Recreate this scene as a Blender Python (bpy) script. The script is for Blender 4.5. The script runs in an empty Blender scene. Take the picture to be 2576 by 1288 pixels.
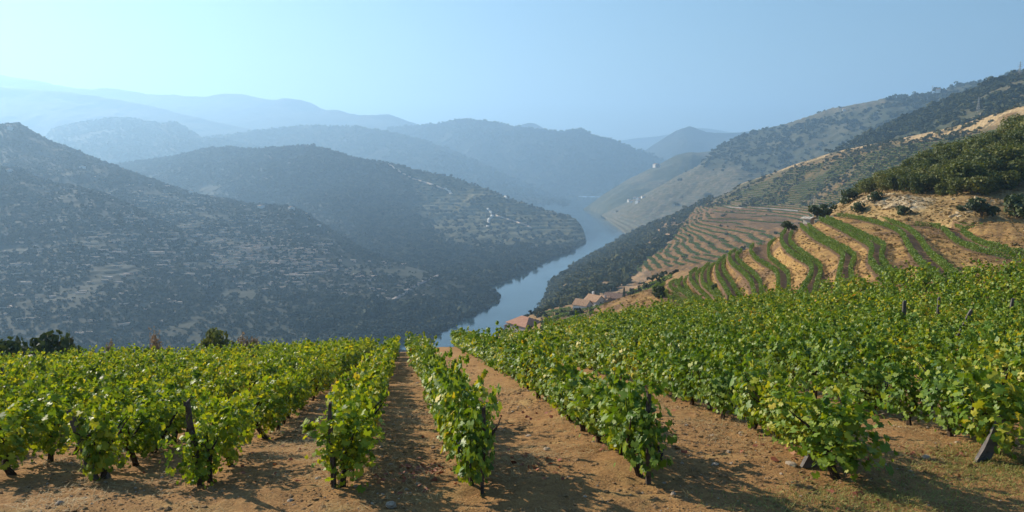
import bpy, bmesh, math, random
import numpy as np
from mathutils import Vector, Matrix
from mathutils.bvhtree import BVHTree

random.seed(7)
RNG = np.random.default_rng(7)
SC = bpy.context.scene
COL = SC.collection

# ------------------------------------------------------------------ camera, sky, sun, exposure
FOC = 1839.0                                    # focal length in pixels of a 2576 px wide picture
HOR = 420.0                                     # eye-level row in that picture
PITCH = math.atan((644.0 - HOR) / FOC)
cam_d = bpy.data.cameras.new('camera')
cam_d.sensor_width = 36.0
cam_d.lens = 36.0 * FOC / 2576.0
cam_d.clip_start = 0.1
cam_d.clip_end = 60000.0
cam = bpy.data.objects.new('camera', cam_d)
COL.objects.link(cam)
cam.rotation_euler = (math.pi / 2 - PITCH, 0, 0)
SC.camera = cam

SUN_AZ = math.radians(-52.0)                    # left of straight ahead (+Y)
SUN_EL = math.radians(26.5)
world = bpy.data.worlds.new('World')
SC.world = world
world.use_nodes = True
wn = world.node_tree
bg = wn.nodes['Background']
sky = wn.nodes.new('ShaderNodeTexSky')
sky.sky_type = 'NISHITA'
sky.sun_disc = False
sky.sun_elevation = SUN_EL
sky.sun_rotation = SUN_AZ
sky.altitude = 0.0
sky.air_density = 1.9
sky.dust_density = 0.4
sky.ozone_density = 10
bg.inputs['Strength'].default_value = 0.05
wn.links.new(sky.outputs['Color'], bg.inputs['Color'])

sun_d = bpy.data.lights.new('sun', 'SUN')
sun_d.energy = 5.0
sun_d.angle = math.radians(0.5)
sun_d.color = (1.0, 0.88, 0.70)
sun = bpy.data.objects.new('sun', sun_d)
COL.objects.link(sun)
sdir = Vector((math.sin(SUN_AZ) * math.cos(SUN_EL), math.cos(SUN_AZ) * math.cos(SUN_EL), math.sin(SUN_EL)))
sun.rotation_euler = sdir.to_track_quat('Z', 'Y').to_euler()

SC.view_settings.view_transform = 'Standard'
SC.view_settings.look = 'None'
SC.view_settings.exposure = 1.15
SC.view_settings.gamma = 1.0
SC.view_settings.use_curve_mapping = False
SC.render.engine = 'CYCLES'
SC.cycles.use_denoising = True
SC.cycles.max_bounces = 6
SC.cycles.volume_bounces = 1
SC.cycles.diffuse_bounces = 2
SC.cycles.transparent_max_bounces = 8
HAZE_DENSITY = 1.7e-4
HAZE_COLOR = (0.42, 0.685, 1.0, 1.0)
HAZE_ANISO = 0.36

# ------------------------------------------------------------------ helpers
def pxdir(px, py):
    """World direction with y = 1 through a pixel of the 2576 x 1288 picture."""
    X = (px - 1288.0) / FOC
    Y = (644.0 - py) / FOC
    c, s = math.cos(PITCH), math.sin(PITCH)
    d = np.array([X, c + Y * s, -s + Y * c])
    return d / d[1]

def P(px, py, d):
    return pxdir(px, py) * d

def PZ(px, py, z):
    r = pxdir(px, py)
    return r * (z / r[2])

def pts(lst):
    out = []
    for a in lst:
        if len(a) == 4:                         # (px, py, 'z', z)
            out.append(PZ(a[0], a[1], a[3]))
        else:
            out.append(P(*a))
    return np.array(out)

def to_px(p):
    c, s = math.cos(PITCH), math.sin(PITCH)
    f = p[..., 1] * c - p[..., 2] * s
    u = p[..., 1] * s + p[..., 2] * c
    f = np.maximum(f, 1e-3)
    return 1288 + FOC * p[..., 0] / f, 644 - FOC * u / f

def _hash(ix, iy, seed):
    h = (ix.astype(np.int64) * 374761393 + iy.astype(np.int64) * 668265263 + seed * 1442695041) & 0xFFFFFFFF
    h = ((h ^ (h >> 13)) * 1274126177) & 0xFFFFFFFF
    h = ((h ^ (h >> 16)) * 2246822519) & 0xFFFFFFFF
    return ((h ^ (h >> 15)) & 0xFFFFFF) / float(0xFFFFFF)

def vnoise(x, y, seed=0):
    x = np.asarray(x, float); y = np.asarray(y, float)
    ix = np.floor(x); iy = np.floor(y)
    fx = x - ix; fy = y - iy
    fx = fx * fx * (3 - 2 * fx); fy = fy * fy * (3 - 2 * fy)
    a = _hash(ix, iy, seed); b = _hash(ix + 1, iy, seed)
    c = _hash(ix, iy + 1, seed); d = _hash(ix + 1, iy + 1, seed)
    return (a * (1 - fx) + b * fx) * (1 - fy) + (c * (1 - fx) + d * fx) * fy - 0.5

def fbm(x, y, seed=0, octv=5, gain=0.5):
    t = 0.0; a = 1.0; f = 1.0
    for k in range(octv):
        t = t + a * vnoise(x * f + 17.3 * k, y * f - 9.1 * k, seed + k)
        a *= gain; f *= 2.03
    return t

def sstep(a, b, x):
    t = np.clip((x - a) / (b - a), 0, 1)
    return t * t * (3 - 2 * t)

def tag(o, label=None, cat=None, group=None, kind=None):
    if label: o['label'] = label
    if cat: o['category'] = cat
    if group: o['group'] = group
    if kind: o['kind'] = kind
    return o

def link(name, mesh, mat=None, parent=None, loc=None):
    o = bpy.data.objects.new(name, mesh)
    COL.objects.link(o)
    if mat is not None and len(mesh.materials) == 0:
        mesh.materials.append(mat)
    if parent is not None: o.parent = parent
    if loc is not None: o.location = loc
    return o

def empty(name, loc, rz=0.0):
    o = bpy.data.objects.new(name, None)
    o.empty_display_size = 0.3
    COL.objects.link(o)
    o.location = loc
    o.rotation_euler = (0, 0, rz)
    return o

def mesh_np(name, verts, faces, mat=None, smooth=False):
    """verts (n,3) array, faces (m,k) array of one face size."""
    verts = np.asarray(verts, np.float32); faces = np.asarray(faces, np.int32)
    me = bpy.data.meshes.new(name)
    m, k = faces.shape
    me.vertices.add(len(verts)); me.vertices.foreach_set('co', verts.ravel())
    me.loops.add(m * k); me.loops.foreach_set('vertex_index', faces.ravel())
    me.polygons.add(m)
    me.polygons.foreach_set('loop_start', np.arange(0, m * k, k, dtype=np.int32))
    me.polygons.foreach_set('loop_total', np.full(m, k, np.int32))
    me.polygons.foreach_set('use_smooth', np.full(m, smooth, bool))
    me.update(calc_edges=True)
    if mat is not None: me.materials.append(mat)
    return me

def grid_mesh(name, G, mat, smooth=True, attrs=None):
    nu, nv = G.shape[:2]
    idx = np.arange(nu * nv).reshape(nu, nv)
    f = np.stack([idx[:-1, :-1], idx[1:, :-1], idx[1:, 1:], idx[:-1, 1:]], -1).reshape(-1, 4)
    a = G[1, 0] - G[0, 0] if False else None
    mid = G[nu // 2, nv // 2]; du = G[nu // 2 + 1, nv // 2] - mid; dv = G[nu // 2, nv // 2 + 1] - mid
    if np.cross(du, dv)[2] < 0: f = f[:, ::-1]
    me = mesh_np(name, G.reshape(-1, 3), f, mat, smooth)
    for k, v in (attrs or {}).items():
        at = me.attributes.new(k, 'FLOAT', 'POINT')
        at.data.foreach_set('value', np.asarray(v, np.float32).ravel())
    return me

def resample(p, n, par=None):
    """Catmull-Rom through points, n samples evenly by parameter (default chord length)."""
    p = np.asarray(p, float)
    if par is None:
        par = np.concatenate([[0], np.cumsum(np.linalg.norm(np.diff(p, axis=0), axis=1))])
    par = par / par[-1]
    t = np.linspace(0, 1, n)
    i = np.clip(np.searchsorted(par, t, side='right') - 1, 0, len(p) - 2)
    h = (par[i + 1] - par[i])
    s = (t - par[i]) / h
    m = np.zeros_like(p)
    m[1:-1] = (p[2:] - p[:-2]) / (par[2:] - par[:-2])[:, None]
    m[0] = (p[1] - p[0]) / (par[1] - par[0]); m[-1] = (p[-1] - p[-2]) / (par[-1] - par[-2])
    s = s[:, None]; h = h[:, None]
    return ((2 * s**3 - 3 * s**2 + 1) * p[i] + (s**3 - 2 * s**2 + s) * h * m[i]
            + (-2 * s**3 + 3 * s**2) * p[i + 1] + (s**3 - s**2) * h * m[i + 1])

def pxpar(lst):
    a = np.array([(q[0], q[1]) for q in lst], float)
    return np.concatenate([[0], np.cumsum(np.linalg.norm(np.diff(a, axis=0), axis=1))])

def loft(lines, nu, nvs, linear=True):
    """lines: list of (n,3) already resampled to nu; nvs: rows between consecutive lines."""
    L = np.stack(lines, 1)                      # nu, L, 3
    cols = []
    vid = []
    for k in range(L.shape[1] - 1):
        n = nvs[k]
        for j in range(n):
            s = j / n
            if linear:
                cols.append(L[:, k] * (1 - s) + L[:, k + 1] * s)
            else:
                p0 = L[:, max(k - 1, 0)]; p1 = L[:, k]; p2 = L[:, k + 1]; p3 = L[:, min(k + 2, L.shape[1] - 1)]
                m1 = (p2 - p0) * 0.4; m2 = (p3 - p1) * 0.4
                cols.append((2*s**3-3*s**2+1)*p1 + (s**3-2*s**2+s)*m1 + (-2*s**3+3*s**2)*p2 + (s**3-s**2)*m2)
            vid.append(k + s)
    cols.append(L[:, -1]); vid.append(L.shape[1] - 1)
    return np.stack(cols, 1), np.array(vid)

# ------------------------------------------------------------------ materials
def new_mat(name):
    m = bpy.data.materials.new(name)
    m.use_nodes = True
    nt = m.node_tree
    b = nt.nodes['Principled BSDF']
    b.inputs['Roughness'].default_value = 0.9
    b.inputs['Specular IOR Level'].default_value = 0.15
    return m, nt, b

def N(nt, t, **kw):
    n = nt.nodes.new(t)
    for k, v in kw.items():
        if k in n.inputs.keys(): n.inputs[k].default_value = v
        else: setattr(n, k, v)
    return n

def noise(nt, vec, scale, detail=5, rough=0.55):
    n = N(nt, 'ShaderNodeTexNoise')
    n.inputs['Scale'].default_value = scale
    n.inputs['Detail'].default_value = detail
    n.inputs['Roughness'].default_value = rough
    nt.links.new(vec, n.inputs['Vector'])
    return n.outputs['Fac']

def ramp(nt, fac, stops, interp='LINEAR'):
    r = N(nt, 'ShaderNodeValToRGB')
    r.color_ramp.interpolation = interp
    e = r.color_ramp.elements
    while len(e) < len(stops): e.new(0.5)
    for el, (p, c) in zip(e, stops):
        el.position = p
        el.color = (c[0], c[1], c[2], 1.0) if isinstance(c, (tuple, list)) else (c, c, c, 1)
    nt.links.new(fac, r.inputs['Fac'])
    return r.outputs['Color']

def mix(nt, fac, a, b):
    m = N(nt, 'ShaderNodeMix')
    m.data_type = 'RGBA'
    for sock, v in ((m.inputs[0], fac), (m.inputs[6], a), (m.inputs[7], b)):
        if isinstance(v, (int, float)): sock.default_value = v
        elif isinstance(v, (tuple, list)): sock.default_value = (v[0], v[1], v[2], 1.0)
        else: nt.links.new(v, sock)
    return m.outputs[2]

def bump(nt, b, h, strength, dist):
    n = N(nt, 'ShaderNodeBump')
    n.inputs['Strength'].default_value = strength
    n.inputs['Distance'].default_value = dist
    nt.links.new(h, n.inputs['Height'])
    nt.links.new(n.outputs['Normal'], b.inputs['Normal'])

def coords(nt):
    return N(nt, 'ShaderNodeNewGeometry').outputs['Position']

def hill_mat(name, stops, s1=0.006, s2=0.05, bdist=3.0, patch=None, gold=None):
    """Scrubby slope: two noises mixed through colour stops; optional attribute 'zone' blends to patch stops."""
    m, nt, b = new_mat(name)
    v = coords(nt)
    n1 = noise(nt, v, s1, 6); n2 = noise(nt, v, s2, 6, 0.65)
    mm = N(nt, 'ShaderNodeMath', operation='MULTIPLY_ADD'); mm.inputs[1].default_value = 0.55
    nt.links.new(n2, mm.inputs[0])
    m2 = N(nt, 'ShaderNodeMath', operation='MULTIPLY'); m2.inputs[1].default_value = 0.45
    nt.links.new(n1, m2.inputs[0]); nt.links.new(m2.outputs[0], mm.inputs[2])
    c = ramp(nt, mm.outputs[0], stops)
    if patch:
        at = N(nt, 'ShaderNodeAttribute', attribute_name='zone')
        n3 = noise(nt, v, s2 * 1.7, 6, 0.6)
        c = mix(nt, at.outputs['Fac'], c, ramp(nt, n3, patch))
        if gold:
            ag = N(nt, 'ShaderNodeAttribute', attribute_name='gold')
            c = mix(nt, ag.outputs['Fac'], c, ramp(nt, n3, gold))
    nt.links.new(c, b.inputs['Base Color'])
    bump(nt, b, n2, 0.8, bdist)
    return m

def plain_mat(name, stops, scale=8.0, rough=0.85, bs=0.3, bd=0.02, spec=0.15):
    m, nt, b = new_mat(name)
    v = N(nt, 'ShaderNodeTexCoord').outputs['Object']
    n = noise(nt, v, scale, 6, 0.6)
    nt.links.new(ramp(nt, n, stops), b.inputs['Base Color'])
    b.inputs['Roughness'].default_value = rough
    b.inputs['Specular IOR Level'].default_value = spec
    bump(nt, b, n, bs, bd)
    return m

def leaf_mat(name, stops, trans=0.35, tint=0.5, rough=0.45, per_object=0.3, tcol=(1.25, 1.2, 0.5), spec=0.35):
    """Leaves: colour varies per leaf (mesh island) and per plant; part of the light passes through."""
    m, nt, b = new_mat(name)
    g = N(nt, 'ShaderNodeNewGeometry'); oi = N(nt, 'ShaderNodeObjectInfo')
    a = N(nt, 'ShaderNodeMath', operation='MULTIPLY'); a.inputs[1].default_value = 1 - per_object
    nt.links.new(g.outputs['Random Per Island'], a.inputs[0])
    a2 = N(nt, 'ShaderNodeMath', operation='MULTIPLY_ADD'); a2.inputs[1].default_value = per_object
    nt.links.new(oi.outputs['Random'], a2.inputs[0]); nt.links.new(a.outputs[0], a2.inputs[2])
    c = ramp(nt, a2.outputs[0], stops)
    nt.links.new(c, b.inputs['Base Color'])
    b.inputs['Roughness'].default_value = rough
    b.inputs['Specular IOR Level'].default_value = spec
    t = N(nt, 'ShaderNodeBsdfTranslucent')
    mul = N(nt, 'ShaderNodeMix'); mul.data_type = 'RGBA'; mul.blend_type = 'MULTIPLY'
    mul.inputs[0].default_value = 1.0
    nt.links.new(c, mul.inputs[6]); mul.inputs[7].default_value = (tcol[0], tcol[1], tcol[2], 1)
    nt.links.new(mul.outputs[2], t.inputs['Color'])
    ms = N(nt, 'ShaderNodeMixShader'); ms.inputs[0].default_value = trans
    nt.links.new(b.outputs[0], ms.inputs[1]); nt.links.new(t.outputs[0], ms.inputs[2])
    nt.links.new(ms.outputs[0], nt.nodes['Material Output'].inputs['Surface'])
    return m

GREEN_SCRUB = [(0.30, (0.028, 0.040, 0.018)), (0.45, (0.055, 0.068, 0.030)), (0.56, (0.115, 0.105, 0.050)), (0.70, (0.24, 0.19, 0.10))]
M_far = hill_mat('far_hill_scrub', [(0.3, (0.015, 0.020, 0.012)), (0.5, (0.030, 0.032, 0.017)), (0.7, (0.071, 0.059, 0.038))], 0.0012, 0.008, 12)
M_left = hill_mat('dry_scrub_slope', [(0.32, (0.016, 0.023, 0.013)), (0.47, (0.031, 0.034, 0.018)), (0.62, (0.040, 0.040, 0.024)), (0.80, (0.086, 0.070, 0.048))], 0.005, 0.06, 2.0,
                  [(0.3, (0.055, 0.06, 0.026)), (0.5, (0.10, 0.09, 0.04)), (0.7, (0.20, 0.155, 0.075))])
M_right = hill_mat('right_bank_slope', [(0.30, (0.022, 0.032, 0.015)), (0.45, (0.043, 0.049, 0.022)), (0.56, (0.076, 0.072, 0.036)), (0.7, (0.170, 0.132, 0.081))], 0.004, 0.04, 3.0,
                   [(0.3, (0.055, 0.060, 0.026)), (0.5, (0.095, 0.085, 0.045)), (0.7, (0.19, 0.14, 0.09))])
M_terr = hill_mat('terraced_slope', [(0.30, (0.043, 0.051, 0.019)), (0.45, (0.081, 0.072, 0.027)), (0.54, (0.145, 0.098, 0.038)), (0.68, (0.272, 0.170, 0.072))], 0.012, 0.12, 1.2,
                  [(0.3, (0.070, 0.045, 0.014)), (0.5, (0.155, 0.082, 0.024)), (0.7, (0.28, 0.15, 0.05))],
                  [(0.3, (0.18, 0.115, 0.05)), (0.5, (0.33, 0.23, 0.11)), (0.7, (0.45, 0.33, 0.17))])
M_wood = hill_mat('wooded_bank_soil', [(0.3, (0.06, 0.055, 0.025)), (0.45, (0.17, 0.11, 0.05)), (0.62, (0.36, 0.22, 0.11))], 0.01, 0.09, 1.0)
M_bank = hill_mat('dry_grass_bank', [(0.30, (0.081, 0.050, 0.022)), (0.44, (0.216, 0.120, 0.044)), (0.55, (0.335, 0.203, 0.069)), (0.70, (0.486, 0.322, 0.120))], 0.22, 1.3, 0.6,
                  [(0.3, (0.075, 0.046, 0.027)), (0.5, (0.15, 0.088, 0.048)), (0.7, (0.25, 0.155, 0.08))])
M_cut = hill_mat('pale_rock_cutting', [(0.30, (0.11, 0.07, 0.033)), (0.44, (0.23, 0.145, 0.06)), (0.55, (0.34, 0.23, 0.095)), (0.7, (0.46, 0.33, 0.16))], 0.08, 0.7, 0.8,
                 [(0.3, (0.16, 0.10, 0.05)), (0.48, (0.38, 0.29, 0.17)), (0.65, (0.60, 0.51, 0.36))])

def scrub_mat(name, stops):
    m, nt, b = new_mat(name)
    oi = N(nt, 'ShaderNodeObjectInfo')
    g = N(nt, 'ShaderNodeNewGeometry')
    n = noise(nt, g.outputs['Position'], 0.9, 4)
    a = N(nt, 'ShaderNodeMath', operation='MULTIPLY_ADD'); a.inputs[1].default_value = 0.5
    nt.links.new(oi.outputs['Random'], a.inputs[0])
    k = N(nt, 'ShaderNodeMath', operation='MULTIPLY'); k.inputs[1].default_value = 0.5
    nt.links.new(n, k.inputs[0]); nt.links.new(k.outputs[0], a.inputs[2])
    nt.links.new(ramp(nt, a.outputs[0], stops), b.inputs['Base Color'])
    bump(nt, b, n, 0.8, 0.4)
    return m
M_scrub = scrub_mat('distant_scrub_leaves', [(0.2, (0.025, 0.036, 0.017)), (0.5, (0.047, 0.060, 0.025)), (0.8, (0.089, 0.093, 0.038))])
M_scrub_l = scrub_mat('olive_grey_leaves', [(0.2, (0.022, 0.031, 0.017)), (0.5, (0.044, 0.053, 0.027)), (0.8, (0.089, 0.089, 0.043))])
M_tree = leaf_mat('oak_leaves', [(0.1, (0.044, 0.064, 0.012)), (0.45, (0.083, 0.103, 0.017)), (0.75, (0.136, 0.148, 0.025)), (1.0, (0.205, 0.177, 0.047))], 0.3, rough=0.6, per_object=0.45)
M_darkbush = leaf_mat('dark_bush_leaves', [(0.1, (0.025, 0.042, 0.014)), (0.6, (0.055, 0.08, 0.022)), (1.0, (0.10, 0.115, 0.04))], 0.2, rough=0.6)
M_drybush = leaf_mat('dry_twig_leaves', [(0.1, (0.18, 0.13, 0.08)), (0.6, (0.30, 0.22, 0.14)), (1.0, (0.42, 0.33, 0.22))], 0.2, rough=0.8, tcol=(1, .9, .8))
LEFT_STOPS = [(0.04, (0.066, 0.128, 0.011)), (0.30, (0.114, 0.193, 0.017)), (0.58, (0.215, 0.284, 0.021)), (0.86, (0.357, 0.351, 0.026)), (0.965, (0.429, 0.326, 0.029)), (0.99, (0.406, 0.157, 0.029))]
RIGHT_STOPS = [(0.0, (0.054, 0.112, 0.014)), (0.32, (0.098, 0.179, 0.018)), (0.60, (0.174, 0.250, 0.024)), (0.82, (0.305, 0.330, 0.029)), (0.95, (0.499, 0.382, 0.039)), (0.99, (0.499, 0.146, 0.025))]
M_leafL = leaf_mat('yellow_green_vine_leaf', LEFT_STOPS, 0.36, rough=0.5, spec=0.22, tcol=(1.75, 1.6, 0.5))  # left rows get a yellower leaf colour than the right rows
M_leafR = leaf_mat('green_vine_leaf', RIGHT_STOPS, 0.30, rough=0.48, spec=0.25, tcol=(1.7, 1.55, 0.5))
M_hedge = leaf_mat('terrace_vine_leaf', [(0.0, (0.070, 0.127, 0.020)), (0.5, (0.127, 0.202, 0.029)), (1.0, (0.228, 0.278, 0.044))], 0.3, rough=0.5, per_object=0.15)
M_bark = plain_mat('vine_bark', [(0.3, (0.022, 0.015, 0.010)), (0.7, (0.085, 0.058, 0.038))], 30, 0.95, 0.9, 0.01)
M_trunk = plain_mat('tree_bark', [(0.3, (0.05, 0.035, 0.022)), (0.7, (0.13, 0.10, 0.07))], 6, 0.95, 0.8, 0.05)
M_post = plain_mat('weathered_post_wood', [(0.3, (0.035, 0.028, 0.022)), (0.7, (0.13, 0.105, 0.085))], 14, 0.9, 0.8, 0.01)
M_slate = plain_mat('grey_slate', [(0.3, (0.055, 0.048, 0.046)), (0.7, (0.15, 0.13, 0.12))], 9, 0.7, 0.6, 0.015, 0.3)
M_rock = plain_mat('schist_rock', [(0.3, (0.10, 0.07, 0.05)), (0.5, (0.22, 0.16, 0.11)), (0.7, (0.34, 0.27, 0.20))], 5, 0.9, 0.9, 0.05)
M_stone = plain_mat('pale_pebble', [(0.3, (0.22, 0.16, 0.11)), (0.7, (0.46, 0.38, 0.29))], 9, 0.85, 0.4, 0.01)
M_grape = plain_mat('dark_grapes', [(0.3, (0.006, 0.006, 0.014)), (0.7, (0.022, 0.020, 0.045))], 40, 0.4, 0.0, 0.001, 0.4)
M_white = plain_mat('white_render', [(0.3, (0.62, 0.60, 0.56)), (0.7, (0.80, 0.78, 0.74))], 0.8, 0.9, 0.1, 0.01)
M_greywall = plain_mat('grey_plaster', [(0.3, (0.28, 0.24, 0.23)), (0.7, (0.40, 0.35, 0.33))], 0.8, 0.9, 0.1, 0.01)
M_roofred = plain_mat('orange_roof_tiles', [(0.3, (0.30, 0.145, 0.09)), (0.7, (0.43, 0.235, 0.155))], 1.3, 0.85, 0.5, 0.03)
M_rooftan = plain_mat('weathered_tan_tiles', [(0.3, (0.33, 0.19, 0.11)), (0.7, (0.52, 0.33, 0.20))], 1.3, 0.85, 0.5, 0.03)
M_roofbrown = plain_mat('brown_barn_tiles', [(0.3, (0.19, 0.115, 0.08)), (0.7, (0.31, 0.20, 0.145))], 1.3, 0.85, 0.5, 0.03)
M_glass = plain_mat('dark_window', [(0.3, (0.02, 0.02, 0.025)), (0.7, (0.04, 0.04, 0.05))], 2, 0.2, 0, 0.001, 0.5)
M_steel = plain_mat('galvanised_steel', [(0.3, (0.20, 0.20, 0.20)), (0.7, (0.33, 0.33, 0.32))], 2, 0.5, 0, 0.001, 0.4)
M_concrete = plain_mat('pale_concrete', [(0.3, (0.40, 0.37, 0.32)), (0.7, (0.55, 0.52, 0.46))], 4, 0.9, 0.2, 0.01)
M_wall = plain_mat('pale_dry_stone', [(0.3, (0.38, 0.27, 0.20)), (0.7, (0.66, 0.52, 0.42))], 0.5, 0.95, 0.6, 0.1)
M_road = plain_mat('grey_road', [(0.3, (0.20, 0.17, 0.15)), (0.7, (0.30, 0.26, 0.23))], 0.2, 0.95, 0.2, 0.05)
M_straw = leaf_mat('dry_straw', [(0.0, (0.30, 0.20, 0.09)), (0.6, (0.45, 0.33, 0.15)), (1.0, (0.55, 0.45, 0.24))], 0.25, rough=0.7, tcol=(1, 1, .8))
M_grass = leaf_mat('short_green_grass', [(0.0, (0.12, 0.16, 0.03)), (0.6, (0.24, 0.24, 0.06)), (1.0, (0.42, 0.34, 0.13))], 0.3, rough=0.7)
M_redleaf = leaf_mat('fallen_red_leaf', [(0.0, (0.20, 0.055, 0.03)), (0.6, (0.32, 0.10, 0.05)), (1.0, (0.36, 0.20, 0.09))], 0.2, rough=0.7, tcol=(1, .8, .7))

def soil_material():
    m, nt, b = new_mat('brown_vineyard_soil')
    v = coords(nt)
    n1 = noise(nt, v, 0.55, 6, 0.6); n2 = noise(nt, v, 5.0, 8, 0.68); n3 = noise(nt, v, 34.0, 4, 0.6)
    c1 = ramp(nt, n1, [(0.30, (0.210, 0.108, 0.040)), (0.50, (0.292, 0.157, 0.057)), (0.70, (0.379, 0.213, 0.075))])
    c2 = ramp(nt, n2, [(0.26, (0.073, 0.036, 0.015)), (0.44, (0.219, 0.113, 0.043)), (0.58, (0.335, 0.187, 0.069)), (0.76, (0.505, 0.321, 0.137))])
    c = mix(nt, 0.6, c1, c2)
    c3 = ramp(nt, n3, [(0.32, (0.050, 0.025, 0.011)), (0.5, (0.261, 0.143, 0.056)), (0.70, (0.504, 0.328, 0.154))])
    c = mix(nt, 0.35, c, c3)
    n4 = noise(nt, v, 0.9, 4, 0.6)
    c = mix(nt, ramp(nt, n4, [(0.55, 0.0), (0.68, 0.5)]), c, (0.36, 0.255, 0.10))
    nt.links.new(c, b.inputs['Base Color'])
    a = N(nt, 'ShaderNodeMath', operation='MULTIPLY_ADD'); a.inputs[1].default_value = 0.3
    nt.links.new(n3, a.inputs[0]); nt.links.new(n2, a.inputs[2])
    bump(nt, b, a.outputs[0], 1.0, 0.07)
    b.inputs['Roughness'].default_value = 0.97
    return m
M_soil = soil_material()

# ------------------------------------------------------------------ scattering (for stuff only)
STUFF_COLLS = {}
def proto_collection(name, meshes):
    c = bpy.data.collections.new(name)
    for i, me in enumerate(meshes):
        c.objects.link(bpy.data.objects.new(name + '_' + 'abcdefghijklmnop'[i], me))
    return c

def instancer(name, pos, rot, scl, idx, coll, label=None, cat=None):
    me = bpy.data.meshes.new(name)
    n = len(pos)
    me.vertices.add(n); me.vertices.foreach_set('co', np.asarray(pos, np.float32).ravel())
    a = me.attributes.new('rot', 'FLOAT_VECTOR', 'POINT'); a.data.foreach_set('vector', np.asarray(rot, np.float32).ravel())
    a = me.attributes.new('scl', 'FLOAT_VECTOR', 'POINT'); a.data.foreach_set('vector', np.asarray(scl, np.float32).ravel())
    a = me.attributes.new('idx', 'INT', 'POINT'); a.data.foreach_set('value', np.asarray(idx, np.int32).ravel())
    o = link(name, me)
    ng = bpy.data.node_groups.new('scatter_' + name, 'GeometryNodeTree')
    ng.interface.new_socket('Geometry', in_out='INPUT', socket_type='NodeSocketGeometry')
    ng.interface.new_socket('Geometry', in_out='OUTPUT', socket_type='NodeSocketGeometry')
    gi = ng.nodes.new('NodeGroupInput'); go = ng.nodes.new('NodeGroupOutput')
    ci = ng.nodes.new('GeometryNodeCollectionInfo'); ci.inputs['Collection'].default_value = coll
    ci.inputs['Separate Children'].default_value = True; ci.inputs['Reset Children'].default_value = True
    ip = ng.nodes.new('GeometryNodeInstanceOnPoints'); ip.inputs['Pick Instance'].default_value = True
    def attr(nm, t):
        q = ng.nodes.new('GeometryNodeInputNamedAttribute'); q.data_type = t; q.inputs['Name'].default_value = nm
        return q.outputs['Attribute']
    e2r = ng.nodes.new('FunctionNodeEulerToRotation')
    L = ng.links.new
    L(gi.outputs[0], ip.inputs['Points']); L(ci.outputs[0], ip.inputs['Instance'])
    L(attr('idx', 'INT'), ip.inputs['Instance Index'])
    L(attr('rot', 'FLOAT_VECTOR'), e2r.inputs[0]); L(e2r.outputs[0], ip.inputs['Rotation'])
    L(attr('scl', 'FLOAT_VECTOR'), ip.inputs['Scale']); L(ip.outputs[0], go.inputs[0])
    md = o.modifiers.new('scatter', 'NODES'); md.node_group = ng
    tag(o, label, cat, kind='stuff')
    return o

def sample_grid(G, n, mask=None):
    """n random points on a grid surface, by cell area times mask (per cell)."""
    a = G[1:, :-1] - G[:-1, :-1]; b = G[:-1, 1:] - G[:-1, :-1]
    w = np.linalg.norm(np.cross(a, b), axis=-1)
    if mask is not None: w = w * mask
    w = w.ravel() / w.sum()
    k = RNG.choice(len(w), n, p=w)
    i, j = np.unravel_index(k, (G.shape[0] - 1, G.shape[1] - 1))
    s = RNG.random(n)[:, None]; t = RNG.random(n)[:, None]
    p = (G[i, j] * (1 - s) * (1 - t) + G[i + 1, j] * s * (1 - t) + G[i, j + 1] * (1 - s) * t + G[i + 1, j + 1] * s * t)
    return p, i, j

def blob_mesh(name, seed, mat, squash=0.75, sub=2, rough=0.35):
    """A rough leafy clump: an icosphere pushed in and out by noise, flat at its foot."""
    bm = bmesh.new()
    bmesh.ops.create_icosphere(bm, subdivisions=sub, radius=1.0)
    r = random.Random(seed)
    lobes = [(Vector((r.uniform(-1, 1), r.uniform(-1, 1), r.uniform(-.2, 1))).normalized(), r.uniform(.15, .45)) for _ in range(6)]
    for v in bm.verts:
        d = v.co.normalized()
        k = 0.72 + sum(a * max(0, d.dot(l) - 0.55) * 2.0 for l, a in lobes) + r.uniform(-rough, rough) * 0.5
        v.co = Vector((d.x * k, d.y * k, (d.z * k + 0.55) * squash))
    me = bpy.data.meshes.new(name); bm.to_mesh(me); bm.free()
    me.materials.append(mat)
    return me

def clump_mesh(name, seed, mat, n=150, size=.42):
    """A leafy bush: small bent leaf sprays over several lobes round a dark inner body."""
    r = np.random.default_rng(seed)
    L = np.stack([r.normal(0, .38, 7), r.normal(0, .38, 7), r.uniform(.25, .95, 7), r.uniform(.3, .55, 7)], 1)
    k = r.integers(0, 7, n)
    d = r.normal(0, 1, (n, 3)); d[:, 2] = np.abs(d[:, 2]) * 1.1 - .25; d /= np.linalg.norm(d, axis=1)[:, None]
    c = L[k, :3] + d * L[k, 3:4] * r.uniform(.75, 1.05, (n, 1))
    s = (size * np.exp(r.normal(0, .3, n)))[:, None]
    nrm = d + r.normal(0, .45, (n, 3)); nrm /= np.linalg.norm(nrm, axis=1)[:, None]
    t = np.cross(nrm, r.normal(0, 1, (n, 3))); t /= np.linalg.norm(t, axis=1)[:, None]; b = np.cross(nrm, t)
    v = np.stack([c - t * s * .5, c + b * s * .42 - nrm * s * .1, c + t * s * .5, c - b * s * .42 - nrm * s * .1], 1).reshape(-1, 3)
    return mesh_np(name, v, np.arange(n * 4).reshape(n, 4), mat)

SCRUB = proto_collection('scrub_clump', [clump_mesh('scrub_clump', 20 + i, M_scrub) for i in range(6)])
SCRUB_L = proto_collection('olive_clump', [clump_mesh('olive_clump', 40 + i, M_scrub_l) for i in range(6)])

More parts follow.
